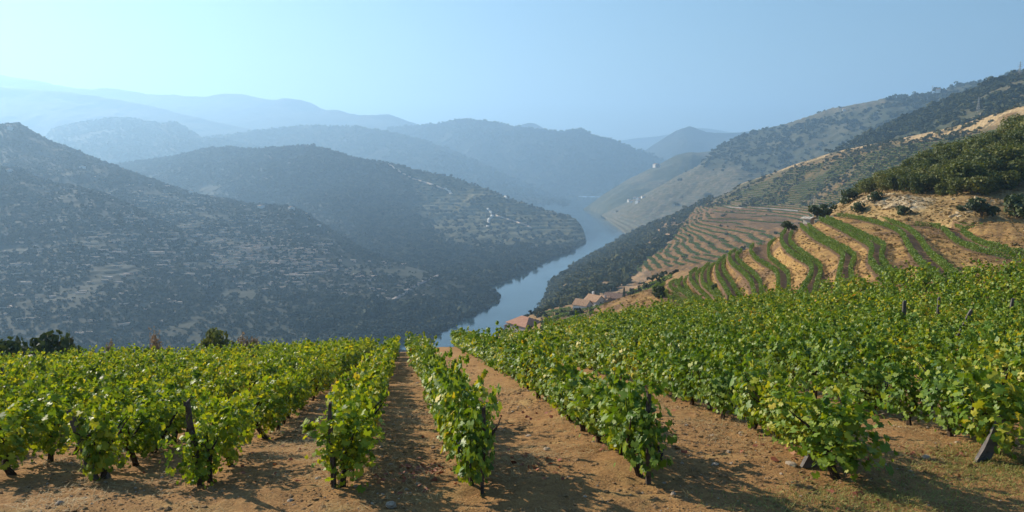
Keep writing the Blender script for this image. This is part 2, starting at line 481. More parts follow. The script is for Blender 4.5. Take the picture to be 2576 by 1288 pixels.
def scatter_scrub(name, G, n, size, label, coll=SCRUB, mask=None, dens=None, seed=3, thr=-0.05, cat='scrub'):
    """Clumps over a slope: thinned by a noise field so that clearings stay open."""
    p, i, j = sample_grid(G, int(n * 2.2), mask)
    sc = dens or 120.0
    keep = fbm(p[:, 0] / sc, p[:, 1] / sc, seed, 4) + RNG.normal(0, .12, len(p)) > thr
    px, py = to_px(p)
    keep &= (px > -1000) & (px < 3350) & (p[:, 1] > 10)
    p = p[keep][:n]
    m = len(p)
    s = size * np.exp(RNG.normal(0, .33, m))
    scl = np.stack([s * RNG.uniform(.85, 1.2, m), s * RNG.uniform(.85, 1.2, m), s * RNG.uniform(.7, 1.15, m)], 1)
    rot = np.stack([RNG.uniform(-.15, .15, m), RNG.uniform(-.15, .15, m), RNG.uniform(0, 6.28, m)], 1)
    p[:, 2] -= 0.12 * s
    return instancer(name, p, rot, scl, RNG.integers(0, 6, m), coll, label, cat)

# ------------------------------------------------------------------ the valley: river, far ground, hills
WATER = -200.0
BIG = 9000.0
def structure(o, label=None):
    o['kind'] = 'structure'
    if label: o['label'] = label
    return o

g = np.array([[[-24000, -700, -206.0], [-24000, 15500, -206.0]], [[16000, -700, -206.0], [16000, 15500, -206.0]]])
me = mesh_np('ground', g.reshape(-1, 3), [[0, 2, 3, 1]], M_far)
structure(link('ground', me), 'low valley floor under the hazy hills')

def hill(name, lines, nu, nvs, mat, amp=0.0, scale=200.0, seed=1, back=True, ridge_w=0.35, label=None, drop=None, attrs=None, post=None, linear=False, corr='px'):
    """A hill as a loft from its crest (first line) down to its foot, with a back slope behind the crest."""
    rs = []
    for ln in lines:
        q = pts(ln)
        rs.append(resample(q, nu, pxpar(ln) if corr == 'px' else None))
    if back:
        b = rs[0].copy()
        d = np.linalg.norm(b[:, :2], axis=1)
        dd = drop if drop else 0.14 * d
        off = (b[:, :2] / d[:, None]) * np.reshape(dd, (-1, 1)) * 1.6 if np.ndim(dd) else (b[:, :2] / d[:, None]) * dd * 1.6
        b[:, :2] += off
        b[:, 2] -= dd * 0.7
        rs = [b] + rs
        nvs = [max(4, nvs[0] // 4)] + list(nvs)
    G, vid = loft(rs, nu, nvs, linear)
    if amp:
        w = np.interp(vid, [0, 1, 1.35, len(rs) - 1.3, len(rs) - 1] if back else [0, .3, len(rs) - 1.3, len(rs) - 1],
                      [1, ridge_w, 1, 1, .12] if back else [ridge_w, 1, 1, .12])
        if back is False and len(rs) <= 2: w = np.ones(len(vid))
        G[..., 2] += amp * fbm(G[..., 0] / scale, G[..., 1] / scale, seed, 6) * w[None, :] * np.clip((G[..., 2] + 203) / 70, .02, 1)
    if post: G = post(G, vid)
    at = attrs(G, vid) if attrs else None
    o = link(name, grid_mesh(name, G, mat, True, at))
    structure(o, label)
    return o, G, vid

def auto_foot(ridge, fd, z=-205.0, dy=0):
    out = []
    for (px, py, d) in ridge:
        r = P(px, py, d)
        out.append(('w', r[0] * fd, d * fd, z))
    return out

def hill_auto(name, ridge, fd, nu, nv, mat, amp, scale, seed, label, bulge=0.12):
    par = pxpar(ridge)
    r0 = resample(pts(ridge), nu, par)
    kw = max(3, nu // 14); ker = np.hanning(2 * kw + 1); ker /= ker.sum()
    sm = np.stack([np.convolve(np.pad(r0[:, a], kw, 'edge'), ker, 'valid') for a in range(3)], 1)
    foot = sm.copy(); foot[:, :2] *= fd; foot[:, 2] = -205.0
    upper = sm * .84 + foot * .16; upper[:, 2] += .5 * bulge * (sm[:, 2] + 205)
    mid = 0.5 * (sm + foot); mid[:, 2] += bulge * (sm[:, 2] + 205)
    rs = [r0, upper, mid, foot]
    t_ = np.linspace(0, 1, nu); we = sstep(0, .09, t_) * sstep(0, .07, 1 - t_)
    for q in rs: q[:, 2] = -205 + (q[:, 2] + 205) * we
    b = rs[0].copy(); d = np.linalg.norm(b[:, :2], axis=1)[:, None]
    b[:, :2] *= 1.12; b[:, 2] -= 0.05 * d[:, 0]
    G, vid = loft([b] + rs, nu, [6, max(8, nv // 3), nv * 2 // 3, nv], False)
    w = np.interp(vid, [0, 1, 1.9, 4], [1, .22, 1, .5])
    X_, Y_ = G[..., 0], G[..., 1]
    wx = X_ + .8 * scale * fbm(X_ / scale, Y_ / scale, seed + 40, 3); wy = Y_ + .8 * scale * fbm(X_ / scale + 31, Y_ / scale, seed + 50, 3)
    G[..., 2] += (.55 * amp * fbm(wx / scale, wy / scale, seed, 4) + .30 * amp * fbm(wx / (.22 * scale), wy / (.22 * scale), seed + 9, 4) + 9 * vnoise(X_ / 26, Y_ / 26, seed + 3)) * w[None, :]
    o = link(name, grid_mesh(name, G, mat, True))
    structure(o, label)
    return o, G, vid

# farthest first
R_A = [(-2600, 250, 10140), (-1700, 180, 9945), (-900, 170, 9750), (-400, 178, 9652), (-150, 186, 9555), (0, 196, 9587), (38, 202, 9587), (88, 208, 9587), (125, 215, 9587), (155, 222, 9587), (180, 227, 9587), (225, 230, 9587), (262, 226, 9587),
       (312, 231, 9587), (345, 236, 9587), (375, 243, 9587), (425, 246, 9587), (480, 248, 9441), (520, 247, 9441), (558, 240, 9297), (608, 240, 9297), (644, 248, 9297),
       (666, 255, 9150), (694, 256, 9150), (712, 251, 9006), (749, 255, 9006), (779, 262, 9006), (799, 273, 9006), (821, 283, 9006), (834, 280, 8860), (856, 283, 8860), (881, 292, 8716),
       (919, 296, 8716), (944, 295, 8569), (976, 292, 8569), (991, 296, 8569), (1009, 302, 8569), (1031, 311, 8569), (1069, 316, 8569), (1110, 319, 8569), (1200, 335, 8569), (1300, 350, 8569)]
hill_auto('mountain', R_A, 0.75, 700, 70, M_far, 75, 520, 11, 'palest far mountain range along the skyline at upper left')
R_A2 = [(-2400, 330, 7762), (-1500, 240, 7762), (-800, 205, 7676), (-400, 205, 7589), (-150, 217, 7589), (0, 226, 7589), (88, 229, 7589), (175, 239, 7503), (250, 249, 7503), (312, 259, 7417), (375, 270, 7417), (425, 284, 7331), (520, 305, 7244), (640, 330, 7158), (760, 350, 7072), (900, 390, 6899)]
hill_auto('mountain', R_A2, 0.75, 500, 70, M_far, 60, 480, 12, 'second pale mountain ridge just below the left skyline')
R_K = [(1240, 345, 8525), (1303, 322, 8525), (1318, 316, 8525), (1333, 313, 8525), (1345, 315, 8525), (1358, 321, 8525), (1380, 334, 8525), (1440, 350, 8525)]
hill_auto('mountain', R_K, 0.85, 80, 12, M_far, 30, 500, 13, 'small pale knoll peeping over the middle ridge')
R_Z = [(1480, 375, 11373), (1563, 358, 11373), (1613, 351, 11373), (1663, 346, 11373), (1720, 336, 11373), (1758, 326, 11373), (1800, 331, 11373), (1850, 339, 11373), (1950, 345, 11373)]
hill_auto('mountain', R_Z, 0.85, 120, 14, M_far, 40, 900, 14, 'faintest mountain in the notch of the valley')
R_F = [(1540, 420, 7020), (1618, 384, 7020), (1658, 358, 7020), (1700, 333, 7020), (1722, 324, 7020), (1735, 320, 7020), (1748, 325, 7020), (1770, 334, 7020), (1783, 338, 7020), (1838, 339, 7020), (1890, 334, 7020), (2000, 330, 7020)]
hill_auto('mountain', R_F, 0.8, 260, 50, M_far, 45, 600, 15, 'blue pointed peak beyond the river bend')
R_B = [(900, 335, 6916), (1000, 326, 6916), (1069, 319, 6783), (1106, 317, 6650), (1124, 312, 6650), (1169, 306, 6517), (1219, 309, 6384), (1256, 315, 6384), (1288, 321, 6251), (1340, 330, 6118), (1375, 332, 6118),
       (1425, 333, 5985), (1458, 328, 5985), (1473, 332, 5985), (1495, 345, 5852), (1523, 350, 5852), (1550, 358, 5852), (1588, 376, 5719), (1618, 387, 5719), (1663, 406, 5586), (1720, 430, 5586), (1800, 470, 5586)]
_, G_B, v_B = hill_auto('hill', R_B, 0.84, 700, 80, M_far, 60, 420, 16, 'broad blue wooded hill above the far end of the river', 0.2)
R_C2 = [(150, 420, 5682), (330, 385, 5682), (480, 358, 5682), (560, 344, 5682), (640, 334, 5682), (760, 322, 5884), (840, 322, 5759), (919, 325, 5634), (994, 338, 5509), (1069, 357, 5383), (1119, 376, 5258), (1169, 398, 5258), (1219, 418, 5132), (1269, 443, 5008), (1330, 470, 5008), (1400, 500, 4883), (1450, 512, 4883)]
_, G_C2, v_C2 = hill_auto('hill', R_C2, 0.8, 560, 80, M_far, 50, 420, 17, 'hazy hillside with a pale clearing behind the middle spur')
R_C = [(60, 350, 5457), (150, 325, 5457), (238, 308, 5457), (288, 302, 5457), (338, 303, 5457), (375, 311, 5457), (405, 317, 5457), (425, 312, 5320), (458, 320, 5320), (482, 336, 5320), (520, 353, 5184), (550, 354, 5184),
       (588, 361, 5184), (644, 374, 5048), (720, 390, 5048), (820, 420, 5048), (900, 450, 5048)]
_, G_C, v_C = hill_auto('hill', R_C, 0.72, 500, 80, M_far, 34, 380, 18, 'rounded blue hill behind the left slope')

# spur D that ends in the point at the river
R_D = [(80, 478, 3550), (230, 428, 3500), (370, 402, 3450), (480, 384, 3350), (560, 374, 3250), (644, 373, 3100), (694, 370, 3000), (756, 369, 2950), (794, 370, 2900), (819, 378, 2850), (876, 393, 2800), (906, 400, 2750), (969, 404, 2700),
       (1006, 408, 2650), (1034, 418, 2620), (1081, 428, 2600), (1131, 438, 2570), (1169, 451, 2540), (1194, 461, 2510), (1231, 473, 2480), (1288, 500, 2400), (1340, 520, 2330), (1413, 537, 2240), (1443, 546, 2180), (1463, 566, 2110), (1473, 592, 2050)]
M_D = [(60, 540, 2800), (250, 520, 2750), (400, 500, 2700), (500, 488, 2650), (620, 470, 2580), (760, 470, 2500), (860, 480, 2420), (960, 510, 2330), (1050, 530, 2250), (1130, 545, 2180), (1200, 560, 2100), (1280, 575, 2050), (1360, 585, 2020), (1420, 592, 1990), (1450, 598, 1970), (1469, 604, 1960)]
F_D = [(40, 570, 'z', -203), (300, 570, 'z', -203), (480, 575, 'z', -203), (640, 590, 'z', -203), (760, 610, 'z', -203), (869, 650, 'z', -203), (960, 690, 'z', -203), (1080, 722, 'z', -203), (1180, 722, 'z', -203), (1241, 722, 'z', -203), (1288, 700, 'z', -203), (1338, 680, 'z', -203), (1375, 657, 'z', -203),
       (1400, 645, 'z', -203), (1438, 634, 'z', -203), (1463, 619, 'z', -203), (1473, 606, 'z', -203)]
def zone_D(G, vid):
    px, py = to_px(G)
    z = sstep(980, 1060, px + (py - 470) * -0.5 + 60 * fbm(G[..., 0] / 90, G[..., 1] / 90, 5)) * (1 - sstep(600, 640, py))
    return {'zone': z}
def step_zone(h, zone):
    def f(G, vid):
        w = zone(G, vid)['zone']; t = G[..., 2] / h; fr = t - np.floor(t)
        G = G.copy(); G[..., 2] = G[..., 2] * (1 - w) + h * (np.floor(t) + sstep(.5, .95, fr)) * w
        return G
    return f
hillD, G_D, v_D = hill('hill', [R_D, M_D, F_D], 540, [130, 70], M_left, 42, 260, 21, label='long wooded spur running down to a point at the river', attrs=zone_D, post=step_zone(8.0, zone_D), drop=160)

# left hillside E and its nearer shoulder
R_E = [(-1600, 470, 2700), (-1000, 360, 2600), (-400, 290, 2500), (-200, 298, 2450), (0, 312, 2300), (43, 315, 2250), (63, 323, 2230), (93, 338, 2200), (125, 353, 2180), (163, 366, 2150), (225, 391, 2100), (263, 407, 2060), (313, 426, 2020), (375, 448, 1970), (438, 467, 1920), (500, 488, 1880), (563, 500, 1840),
       (644, 516, 1800), (694, 520, 1770), (729, 525, 1740), (769, 543, 1690), (819, 573, 1620), (869, 600, 1550), (944, 645, 1420), (1006, 663, 1360), (1090, 688, 1270), (1180, 706, 1215), (1232, 727, 1193)]
M_E = [(-1600, 640, 1650), (-1000, 560, 1600), (-400, 520, 1500), (-200, 540, 1450), (0, 560, 1420), (150, 580, 1390), (300, 600, 1350), (450, 630, 1290), (600, 660, 1220), (720, 690, 1150), (830, 715, 1110), (930, 730, 1080), (1020, 742, 1060), (1110, 744, 1070), (1190, 742, 1100), (1244, 740, 1140)]
F_E = [(-1600, 900, 'z', -204), (-1000, 900, 'z', -204), (-400, 900, 'z', -204), (-200, 910, 'z', -204), (0, 920, 'z', -204), (200, 930, 'z', -204), (400, 930, 'z', -204), (600, 930, 'z', -204), (800, 930, 'z', -204), (950, 920, 'z', -204), (1060, 880, 'z', -204), (1120, 841, 'z', -204), (1169, 807, 'z', -204), (1194, 795, 'z', -204), (1231, 777, 'z', -204), (1251, 765, 'z', -204), (1255, 749, 'z', -204)]
def step_E(h):
    def f(G, vid):
        w = .5 * sstep(-.25, .0, fbm(G[..., 0] / 130, G[..., 1] / 130, 91)) * sstep(1.02, 1.2, vid)[None, :]
        t = G[..., 2] / h + .25 * vnoise(G[..., 0] / 60, G[..., 1] / 60, 92); fr = t - np.floor(t)
        G = G.copy(); G[..., 2] += w * h * (sstep(.5, .92, fr) - fr)
        return G
    return f
hillE, G_E, v_E = hill('hill', [R_E, M_E, F_E], 640, [150, 150], M_left, 34, 210, 22, label='broad scrubby hillside with pale terrace walls on the left bank', attrs=lambda G, v: {'zone': 0 * G[..., 0]}, post=step_E(5.0), drop=150)
R_E2 = [(-500, 385, 1650), (-250, 405, 1600), (0, 424, 1560), (50, 430, 1540), (80, 438, 1530), (125, 453, 1510), (175, 462, 1490), (225, 477, 1470), (300, 505, 1430), (380, 540, 1390), (460, 580, 1330), (540, 640, 1250)]
M_E2 = [(-500, 560, 1180), (-200, 580, 1150), (0, 600, 1130), (150, 620, 1110), (300, 650, 1080), (420, 690, 1050), (520, 720, 1020)]
F_E2 = [(-500, 900, 'z', -204), (-200, 910, 'z', -204), (0, 920, 'z', -204), (200, 920, 'z', -204), (380, 900, 'z', -204), (500, 860, 'z', -204)]
hillE2, G_E2, v_E2 = hill('hill', [R_E2, M_E2, F_E2], 280, [110, 120], M_left, 22, 160, 23, label='nearer dark shoulder of the left hillside', attrs=lambda G, v: {'zone': 0 * G[..., 0]}, post=step_E(4.5), drop=110)

# right bank, far to near
R_G1 = [(1466, 528, 3480), (1488, 511, 3500), (1523, 487, 3520), (1580, 448, 3550), (1606, 436, 3560), (1643, 418, 3580), (1678, 401, 3600), (1708, 390, 3600), (1738, 386, 3600), (1756, 388, 3600), (1810, 380, 3600), (1900, 370, 3600)]
F_G1 = [(1470, 530, 'z', -203), (1490, 533, 'z', -203), (1513, 543, 'z', -203), (1540, 556, 'z', -203), (1600, 560, 'z', -203), (1680, 560, 'z', -203), (1760, 550, 'z', -203), (1900, 540, 'z', -203)]
hill('hill', [R_G1, F_G1], 200, [50], M_right, 40, 240, 24, label='darker spur across the river bend', attrs=lambda G, v: {'zone': sstep(.0, .25, fbm(G[..., 0] / 150, G[..., 1] / 150, 9))}, drop=150)
R_G = [(1511, 543, 3020), (1560, 515, 2950), (1623, 483, 2900), (1688, 448, 2850), (1730, 428, 2820), (1758, 414, 2800), (1788, 385, 2850), (1820, 364, 2900), (1863, 346, 2950), (1893, 334, 2950), (1932, 322, 2950), (1970, 311, 2950), (2020, 297, 2900), (2057, 285, 2900), (2092, 273, 2900),
       (2107, 271, 2850), (2140, 267, 2850), (2202, 256, 2800), (2217, 249, 2800), (2257, 244, 2800), (2302, 237, 2750), (2345, 233, 2750), (2362, 228, 2700), (2407, 213, 2700), (2457, 206, 2600), (2507, 199, 2600), (2560, 190, 2600), (2700, 170, 2600), (2900, 150, 2600), (3500, 140, 2500)]
M_G = [(1520, 548, 2850), (1590, 545, 2480), (1680, 510, 2420), (1760, 480, 2400), (1840, 455, 2380), (1920, 440, 2350), (2020, 410, 2300), (2120, 380, 2250), (2230, 350, 2200), (2350, 320, 2150), (2500, 300, 2100), (2700, 280, 2050), (2900, 260, 2000), (3500, 240, 1900)]
F_G = [(1513, 545, 'z', -203), (1538, 568, 'z', -203), (1558, 585, 'z', -203), (1572, 598, 'z', -203), (1610, 620, 'z', -203), (1700, 610, 'z', -203), (1800, 600, 'z', -203), (1950, 580, 'z', -195), (2100, 560, 'z', -180), (2300, 520, 'z', -150), (2500, 480, 'z', -110), (2900, 460, 'z', -90), (3500, 440, 'z', -80)]
def zone_G(G, vid):
    px, py = to_px(G)
    k = 30 * fbm(G[..., 0] / 120, G[..., 1] / 120, 6)
    a = sstep(408, 430, py + k) * (1 - sstep(1840, 1930, px + k))
    b = sstep(1950, 2010, px + k) * (1 - sstep(2220, 2260, px + k)) * (1 - sstep(8, 20, py - np.interp(px, [1930, 2100, 2240], [322, 271, 245]) + .3 * k))
    return {'zone': np.clip(a + b, 0, 1)}
hillG, G_G, v_G = hill('hill', [R_G, M_G, F_G], 600, [100, 80], M_right, 45, 260, 25, label='high right bank hill with a vineyard clearing above the river', attrs=zone_G, post=step_zone(7.0, zone_G), drop=160)
R_H = [(2060, 400, 1500), (2145, 359, 1480), (2195, 336, 1450), (2270, 299, 1420), (2295, 289, 1400), (2357, 264, 1380), (2407, 242, 1350), (2457, 224, 1320), (2482, 213, 1300), (2520, 202, 1280), (2557, 194, 1260), (2600, 182, 1240), (2750, 150, 1200), (2900, 120, 1200), (3500, 90, 1100)]
F_H = [(2040, 440, 1300), (2150, 420, 1200), (2280, 390, 1100), (2400, 360, 1000), (2520, 330, 920), (2650, 300, 880), (2900, 250, 850), (3500, 230, 750)]
hillH, G_H, v_H = hill('hill', [R_H, F_H], 330, [50], M_right, 14, 110, 26, label='dark scrubby ridge behind the terraced slope', attrs=lambda G, v: {'zone': sstep(.12, .3, fbm(G[..., 0] / 70, G[..., 1] / 70, 19))}, drop=80)

# terraced slope I with its red soil
R_I = [(1760, 515, 1500), (1783, 505, 1480), (1836, 482, 1430), (1868, 461, 1400), (1932, 440, 1330), (2000, 414, 1250), (2057, 397, 1200), (2132, 374, 1130), (2182, 364, 1090), (2282, 344, 1010), (2357, 328, 950), (2432, 309, 890), (2495, 289, 840), (2532, 277, 810), (2576, 267, 780), (2750, 225, 700), (2900, 200, 660), (3500, 165, 560)]
I2 = [(1740, 535, 1250), (1798, 518, 1200), (1860, 521, 1130), (1932, 523, 1080), (2029, 528, 1000), (2150, 490, 900), (2250, 455, 800), (2350, 430, 720), (2450, 410, 650), (2576, 385, 580), (2750, 350, 520), (2900, 330, 480), (3500, 300, 420)]
I3 = [(1690, 606, 900), (1763, 585, 880), (1850, 582, 850), (1930, 580, 820), (2029, 575, 760), (2150, 540, 680), (2300, 500, 600), (2450, 475, 530), (2576, 455, 480), (2750, 440, 440), (2900, 430, 420), (3500, 420, 380)]
I4 = [(1600, 684, 730), (1680, 668, 720), (1760, 652, 700), (1850, 640, 680), (1950, 630, 640), (2029, 620, 600), (2150, 580, 540), (2300, 540, 470), (2450, 520, 420), (2576, 510, 390), (2750, 500, 360), (2900, 500, 350), (3500, 500, 320)]
I5 = [(1580, 760, 600), (1660, 740, 590), (1760, 720, 570), (1850, 710, 550), (1950, 700, 520), (2029, 690, 480), (2150, 660, 430), (2300, 620, 370), (2450, 600, 330), (2576, 590, 310), (2750, 580, 290), (2900, 580, 280), (3500, 580, 260)]
STEP = 2.5
I_SAVE = {}
def post_I(G, vid):
    I_SAVE['z'] = G[..., 2].copy()
    t = G[..., 2] / STEP; f = t - np.floor(t)
    st = STEP * (np.floor(t) + sstep(0.55, 0.98, f))
    G = G.copy()
    w = sstep(1.02, 1.12, vid)[None, :]
    G[..., 2] = G[..., 2] * (1 - w) + st * w
    return G
def zone_I(G, vid):
    px, py = to_px(G)
    k = 14 * fbm(G[..., 0] / 60, G[..., 1] / 60, 8)
    a = sstep(515, 524, py + .4 * k) * (1 - sstep(2030, 2080, px + k))
    c = sstep(.25, .5, fbm(G[..., 0] / 40, G[..., 1] / 40, 18)) * .7
    ry = np.interp(px, [1783, 1868, 2000, 2132, 2282, 2432, 2576, 2750], [505, 461, 414, 374, 344, 309, 267, 225])
    wd = np.interp(px, [1900, 2200, 2350, 2576, 2750], [2.5, 4, 18, 42, 42])
    g_ = (1 - sstep(wd * .75, wd, py - ry + .5 * k)) * sstep(-.25, .0, fbm(G[..., 0] / 25, G[..., 1] / 25, 28))
    return {'zone': np.clip(a + c, 0, 1), 'gold': np.clip(g_, 0, 1)}
hillI, G_I, v_I = hill('hill', [R_I, I2, I3, I4, I5], 720, [110, 110, 100, 30], M_terr, 7, 120, 27, label='terraced hillside with thin vine rows and red soil', attrs=zone_I, post=post_I, drop=70)

# wooded bank W from the terraces down to the river
W0 = [(1600, 590, 'z', -204), (1585, 593, 'z', -204), (1550, 611, 'z', -204), (1508, 633, 'z', -204), (1463, 656, 'z', -204), (1418, 689, 'z', -204), (1388, 710, 'z', -204), (1373, 752, 'z', -204), (1356, 784, 'z', -204), (1325, 830, 'z', -204), (1270, 890, 'z', -204)]
W1 = [(1700, 545, 1700), (1640, 568, 1580), (1610, 590, 1480), (1580, 612, 1380), (1550, 640, 1220), (1520, 660, 1080), (1490, 690, 960), (1460, 715, 840), (1420, 750, 760), (1370, 800, 660), (1310, 860, 560)]
W2 = [(1790, 503, 1500), (1845, 530, 1170), (1763, 572, 1060), (1700, 602, 960), (1650, 642, 850), (1610, 674, 770), (1585, 712, 680), (1530, 735, 620), (1463, 752, 570), (1375, 800, 500), (1310, 850, 420)]
W3 = [(1900, 540, 1400), (1900, 570, 1050), (1840, 610, 900), (1780, 650, 800), (1720, 690, 700), (1660, 730, 620), (1620, 760, 560), (1560, 790, 500), (1480, 810, 450), (1390, 850, 400), (1320, 890, 330)]
hillW, G_W, v_W = hill('riverside_slope', [W0, W1, W2, W3], 300, [50, 50, 12], M_wood, 12, 90, 28, back=False, label='steep wooded bank dropping to the right side of the river')

# lower slope S with the farm houses
S0 = [(1240, 850, 420), (1300, 815, 440), (1356, 786, 480), (1440, 768, 520), (1500, 756, 510), (1560, 744, 470), (1588, 730, 440), (1630, 706, 380), (1690, 690, 300), (1760, 680, 260)]
S1 = [(1220, 880, 270), (1290, 842, 300), (1380, 806, 320), (1460, 788, 350), (1540, 777, 330), (1600, 762, 300), (1650, 742, 260), (1700, 718, 220), (1770, 700, 200)]
S2 = [(1200, 930, 150), (1290, 890, 155), (1380, 860, 160), (1500, 830, 160), (1600, 805, 160), (1680, 780, 160), (1730, 760, 160), (1790, 745, 155)]
hillS, G_S, v_S = hill('slope', [S0, S1, S2], 220, [40, 40], M_bank, 3.0, 40, 29, label='dry vineyard slope with the farm houses', attrs=lambda G, v: {'zone': .4 + 0 * G[..., 0]}, drop=40)

# forest floor and pale cutting J
J0 = [(2030, 552, 200), (2070, 541, 192), (2120, 547, 168), (2200, 554, 156), (2270, 564, 145), (2350, 568, 140), (2430, 578, 126), (2500, 574, 130), (2576, 569, 134), (2750, 563, 139), (3300, 560, 128)]
J1 = [(2060, 535, 215), (2120, 520, 192), (2160, 500, 184), (2200, 490, 176), (2270, 494, 164), (2350, 500, 157), (2430, 502, 149), (2500, 498, 149), (2576, 490, 151), (2750, 480, 154), (3300, 470, 142)]
J2 = [(2070, 532, 250), (2150, 492, 245), (2200, 472, 232), (2260, 447, 224), (2330, 425, 218), (2420, 400, 213), (2500, 375, 211), (2576, 345, 210), (2750, 300, 210), (3300, 260, 195)]
J3 = [(2080, 535, 320), (2150, 503, 320), (2250, 462, 320), (2350, 432, 320), (2450, 404, 320), (2576, 352, 320), (2750, 312, 320), (3300, 270, 300)]
def zone_J(G, vid):
    w = sstep(1.93, 2.0, vid) * (1 - sstep(2.35, 2.5, vid))
    return {'zone': np.clip(w[None, :] * sstep(-.15, .15, fbm(G[..., 0] / 12, G[..., 1] / 12, 31)), 0, 1)}
def post_J(G, vid):
    w = (sstep(1.85, 2.0, vid) * (1 - sstep(2.45, 2.7, vid)))[None, :]
    n = fbm(G[..., 0] / 5, G[..., 1] / 5 , 33, 6)
    G = G.copy(); G[..., 2] += .7 * n * w; G[..., 1] += 1.2 * fbm(G[..., 0] / 4, G[..., 2] / 2, 34, 5) * w
    return G
hillJ, G_J, v_J = hill('cutting', [J3[::1], J2, J1, J0], 480, [24, 30, 60], M_cut, .6, 14, 30, back=False, label='pale rocky cutting and bank below the oak wood', attrs=zone_J,
                       post=lambda G, v: post_J(G, v))

# river surface
def river_mat():
    m, nt, b = new_mat('river_water')
    b.inputs['Base Color'].default_value = (0.012, 0.030, 0.036, 1)
    b.inputs['Roughness'].default_value = 0.07
    b.inputs['Specular IOR Level'].default_value = 0.5
    b.inputs['IOR'].default_value = 1.33
    v = coords(nt)
    n = noise(nt, v, 0.35, 5, 0.6); n2 = noise(nt, v, 0.012, 3)
    r = ramp(nt, n2, [(0.35, 0.04), (0.65, 0.16)])
    nt.links.new(r, b.inputs['Roughness'])
    bump(nt, b, n, 0.25, 0.25)
    return m
LB = [(1000, 960), (1060, 880), (1120, 841), (1169, 806), (1231, 776), (1251, 763), (1254, 748), (1241, 730), (1256, 714), (1288, 699), (1338, 679), (1375, 656), (1400, 644), (1438, 634), (1463, 618), (1473, 603), (1463, 575), (1430, 545), (1390, 520), (1370, 505), (1380, 492)]
RB = [(1230, 960), (1290, 880), (1330, 830), (1356, 782), (1373, 750), (1388, 708), (1418, 688), (1463, 655), (1508, 632), (1560, 612), (1600, 600), (1580, 580), (1545, 560), (1513, 541), (1490, 530), (1473, 526), (1480, 510), (1500, 500), (1520, 490)]
lb = resample(np.array([PZ(a, b, WATER) for a, b in LB]), 120); rb = resample(np.array([PZ(a, b, WATER) for a, b in RB]), 120)
dv = rb - lb; ln = np.linalg.norm(dv, axis=1)[:, None]
ext = dv / ln * np.maximum(35, .03 * lb[:, 1:2])
a, b = lb - ext, rb + ext
a[:, 2] = b[:, 2] = WATER
G = np.stack([a * (1 - t) + b * t for t in np.linspace(0, 1, 9)], 1)
structure(link('river', grid_mesh('river', G, river_mat())), 'calm blue river winding through the valley')

# vegetation of the far slopes
def vmask(vid, a, b):
    c = (vid[:-1] + vid[1:]) / 2
    return ((c >= a) & (c <= b)).astype(float)[None, :]
scatter_scrub('hillside_scrub', G_E, 56000, 2.3, 'olive trees and scrub speckling the left hillside', SCRUB_L, vmask(v_E, .97, 3) * (np.arange(G_E.shape[0] - 1) > 90)[:, None], 80, 3, -.30)
scatter_scrub('hillside_scrub', G_E2, 17000, 2.1, 'scrub on the nearer left shoulder', SCRUB_L, vmask(v_E2, .97, 3), 80, 4, -.30)
scatter_scrub('riverside_trees', G_E, 1500, 5.0, 'bushy trees on the flat left river bank', SCRUB_L, vmask(v_E, 2.2, 3) * (np.arange(G_E.shape[0] - 1) > 520)[:, None], 90, 6, -.2, 'trees')
scatter_scrub('hillside_scrub', G_D, 25000, 4.2, 'scrub woodland on the long spur', SCRUB_L, vmask(v_D, .97, 3) * (1 - .85 * np.clip(zone_D(G_D, v_D)['zone'][:-1, :-1], 0, 1)), 160, 5, -.42)
scatter_scrub('riverside_trees', G_D, 900, 6.5, 'line of trees along the left river bank', SCRUB_L, vmask(v_D, 2.8, 2.97) * (np.arange(G_D.shape[0] - 1) > 350)[:, None], 200, 7, -.4, 'trees')
scatter_scrub('hillside_scrub', G_G, 13000, 6.0, 'woodland on the right bank hill', SCRUB, vmask(v_G, .97, 3) * (1 - .985 * zone_G(G_G, v_G)['zone'][:-1, :-1]), 200, 8, -.2)
scatter_scrub('hillside_scrub', G_H, 5200, 4.2, 'dark scrub on the ridge behind the terraces', SCRUB, vmask(v_H, .97, 2.2), 60, 9, -.08)
M_scrub_w = scrub_mat('warm_scrub_leaves', [(0.2, (0.040, 0.048, 0.016)), (0.5, (0.080, 0.084, 0.026)), (0.8, (0.14, 0.125, 0.042))])
SCRUB_W = proto_collection('warm_clump', [clump_mesh('warm_clump', 70 + i, M_scrub_w) for i in range(6)])
for nm_, GG, vv, sd_, lb_ in (('far_woodland', G_C, v_C, 31, 'hazy woodland on the rounded hill at upper left'), ('far_woodland', G_C2, v_C2, 32, 'hazy woodland on the ridge behind the middle spur'), ('far_woodland', G_B, v_B, 33, 'hazy woodland on the blue hill closing the river valley')):
    scatter_scrub(nm_, GG, 9000, 7.0, lb_, SCRUB_L, vmask(vv, .97, 4), 180, sd_, -.3, 'woodland')
W_tree_mask = vmask(v_W, 0.02, 2.0)
scatter_scrub('riverside_wood', G_W, 8000, 3.6, 'dense evergreen wood on the right river bank', SCRUB_W, W_tree_mask, 30, 12, -.12, 'wood')
scatter_scrub('hillside_scrub', G_I, 4200, 2.0, 'bushes dotted over the terraced hillside', SCRUB_W, vmask(v_I, 1.0, 4) * (1 - .97 * zone_I(G_I, v_I)['zone'][:-1, :-1]) * (1 - .9 * zone_I(G_I, v_I)['gold'][:-1, :-1]), 50, 10, .02)


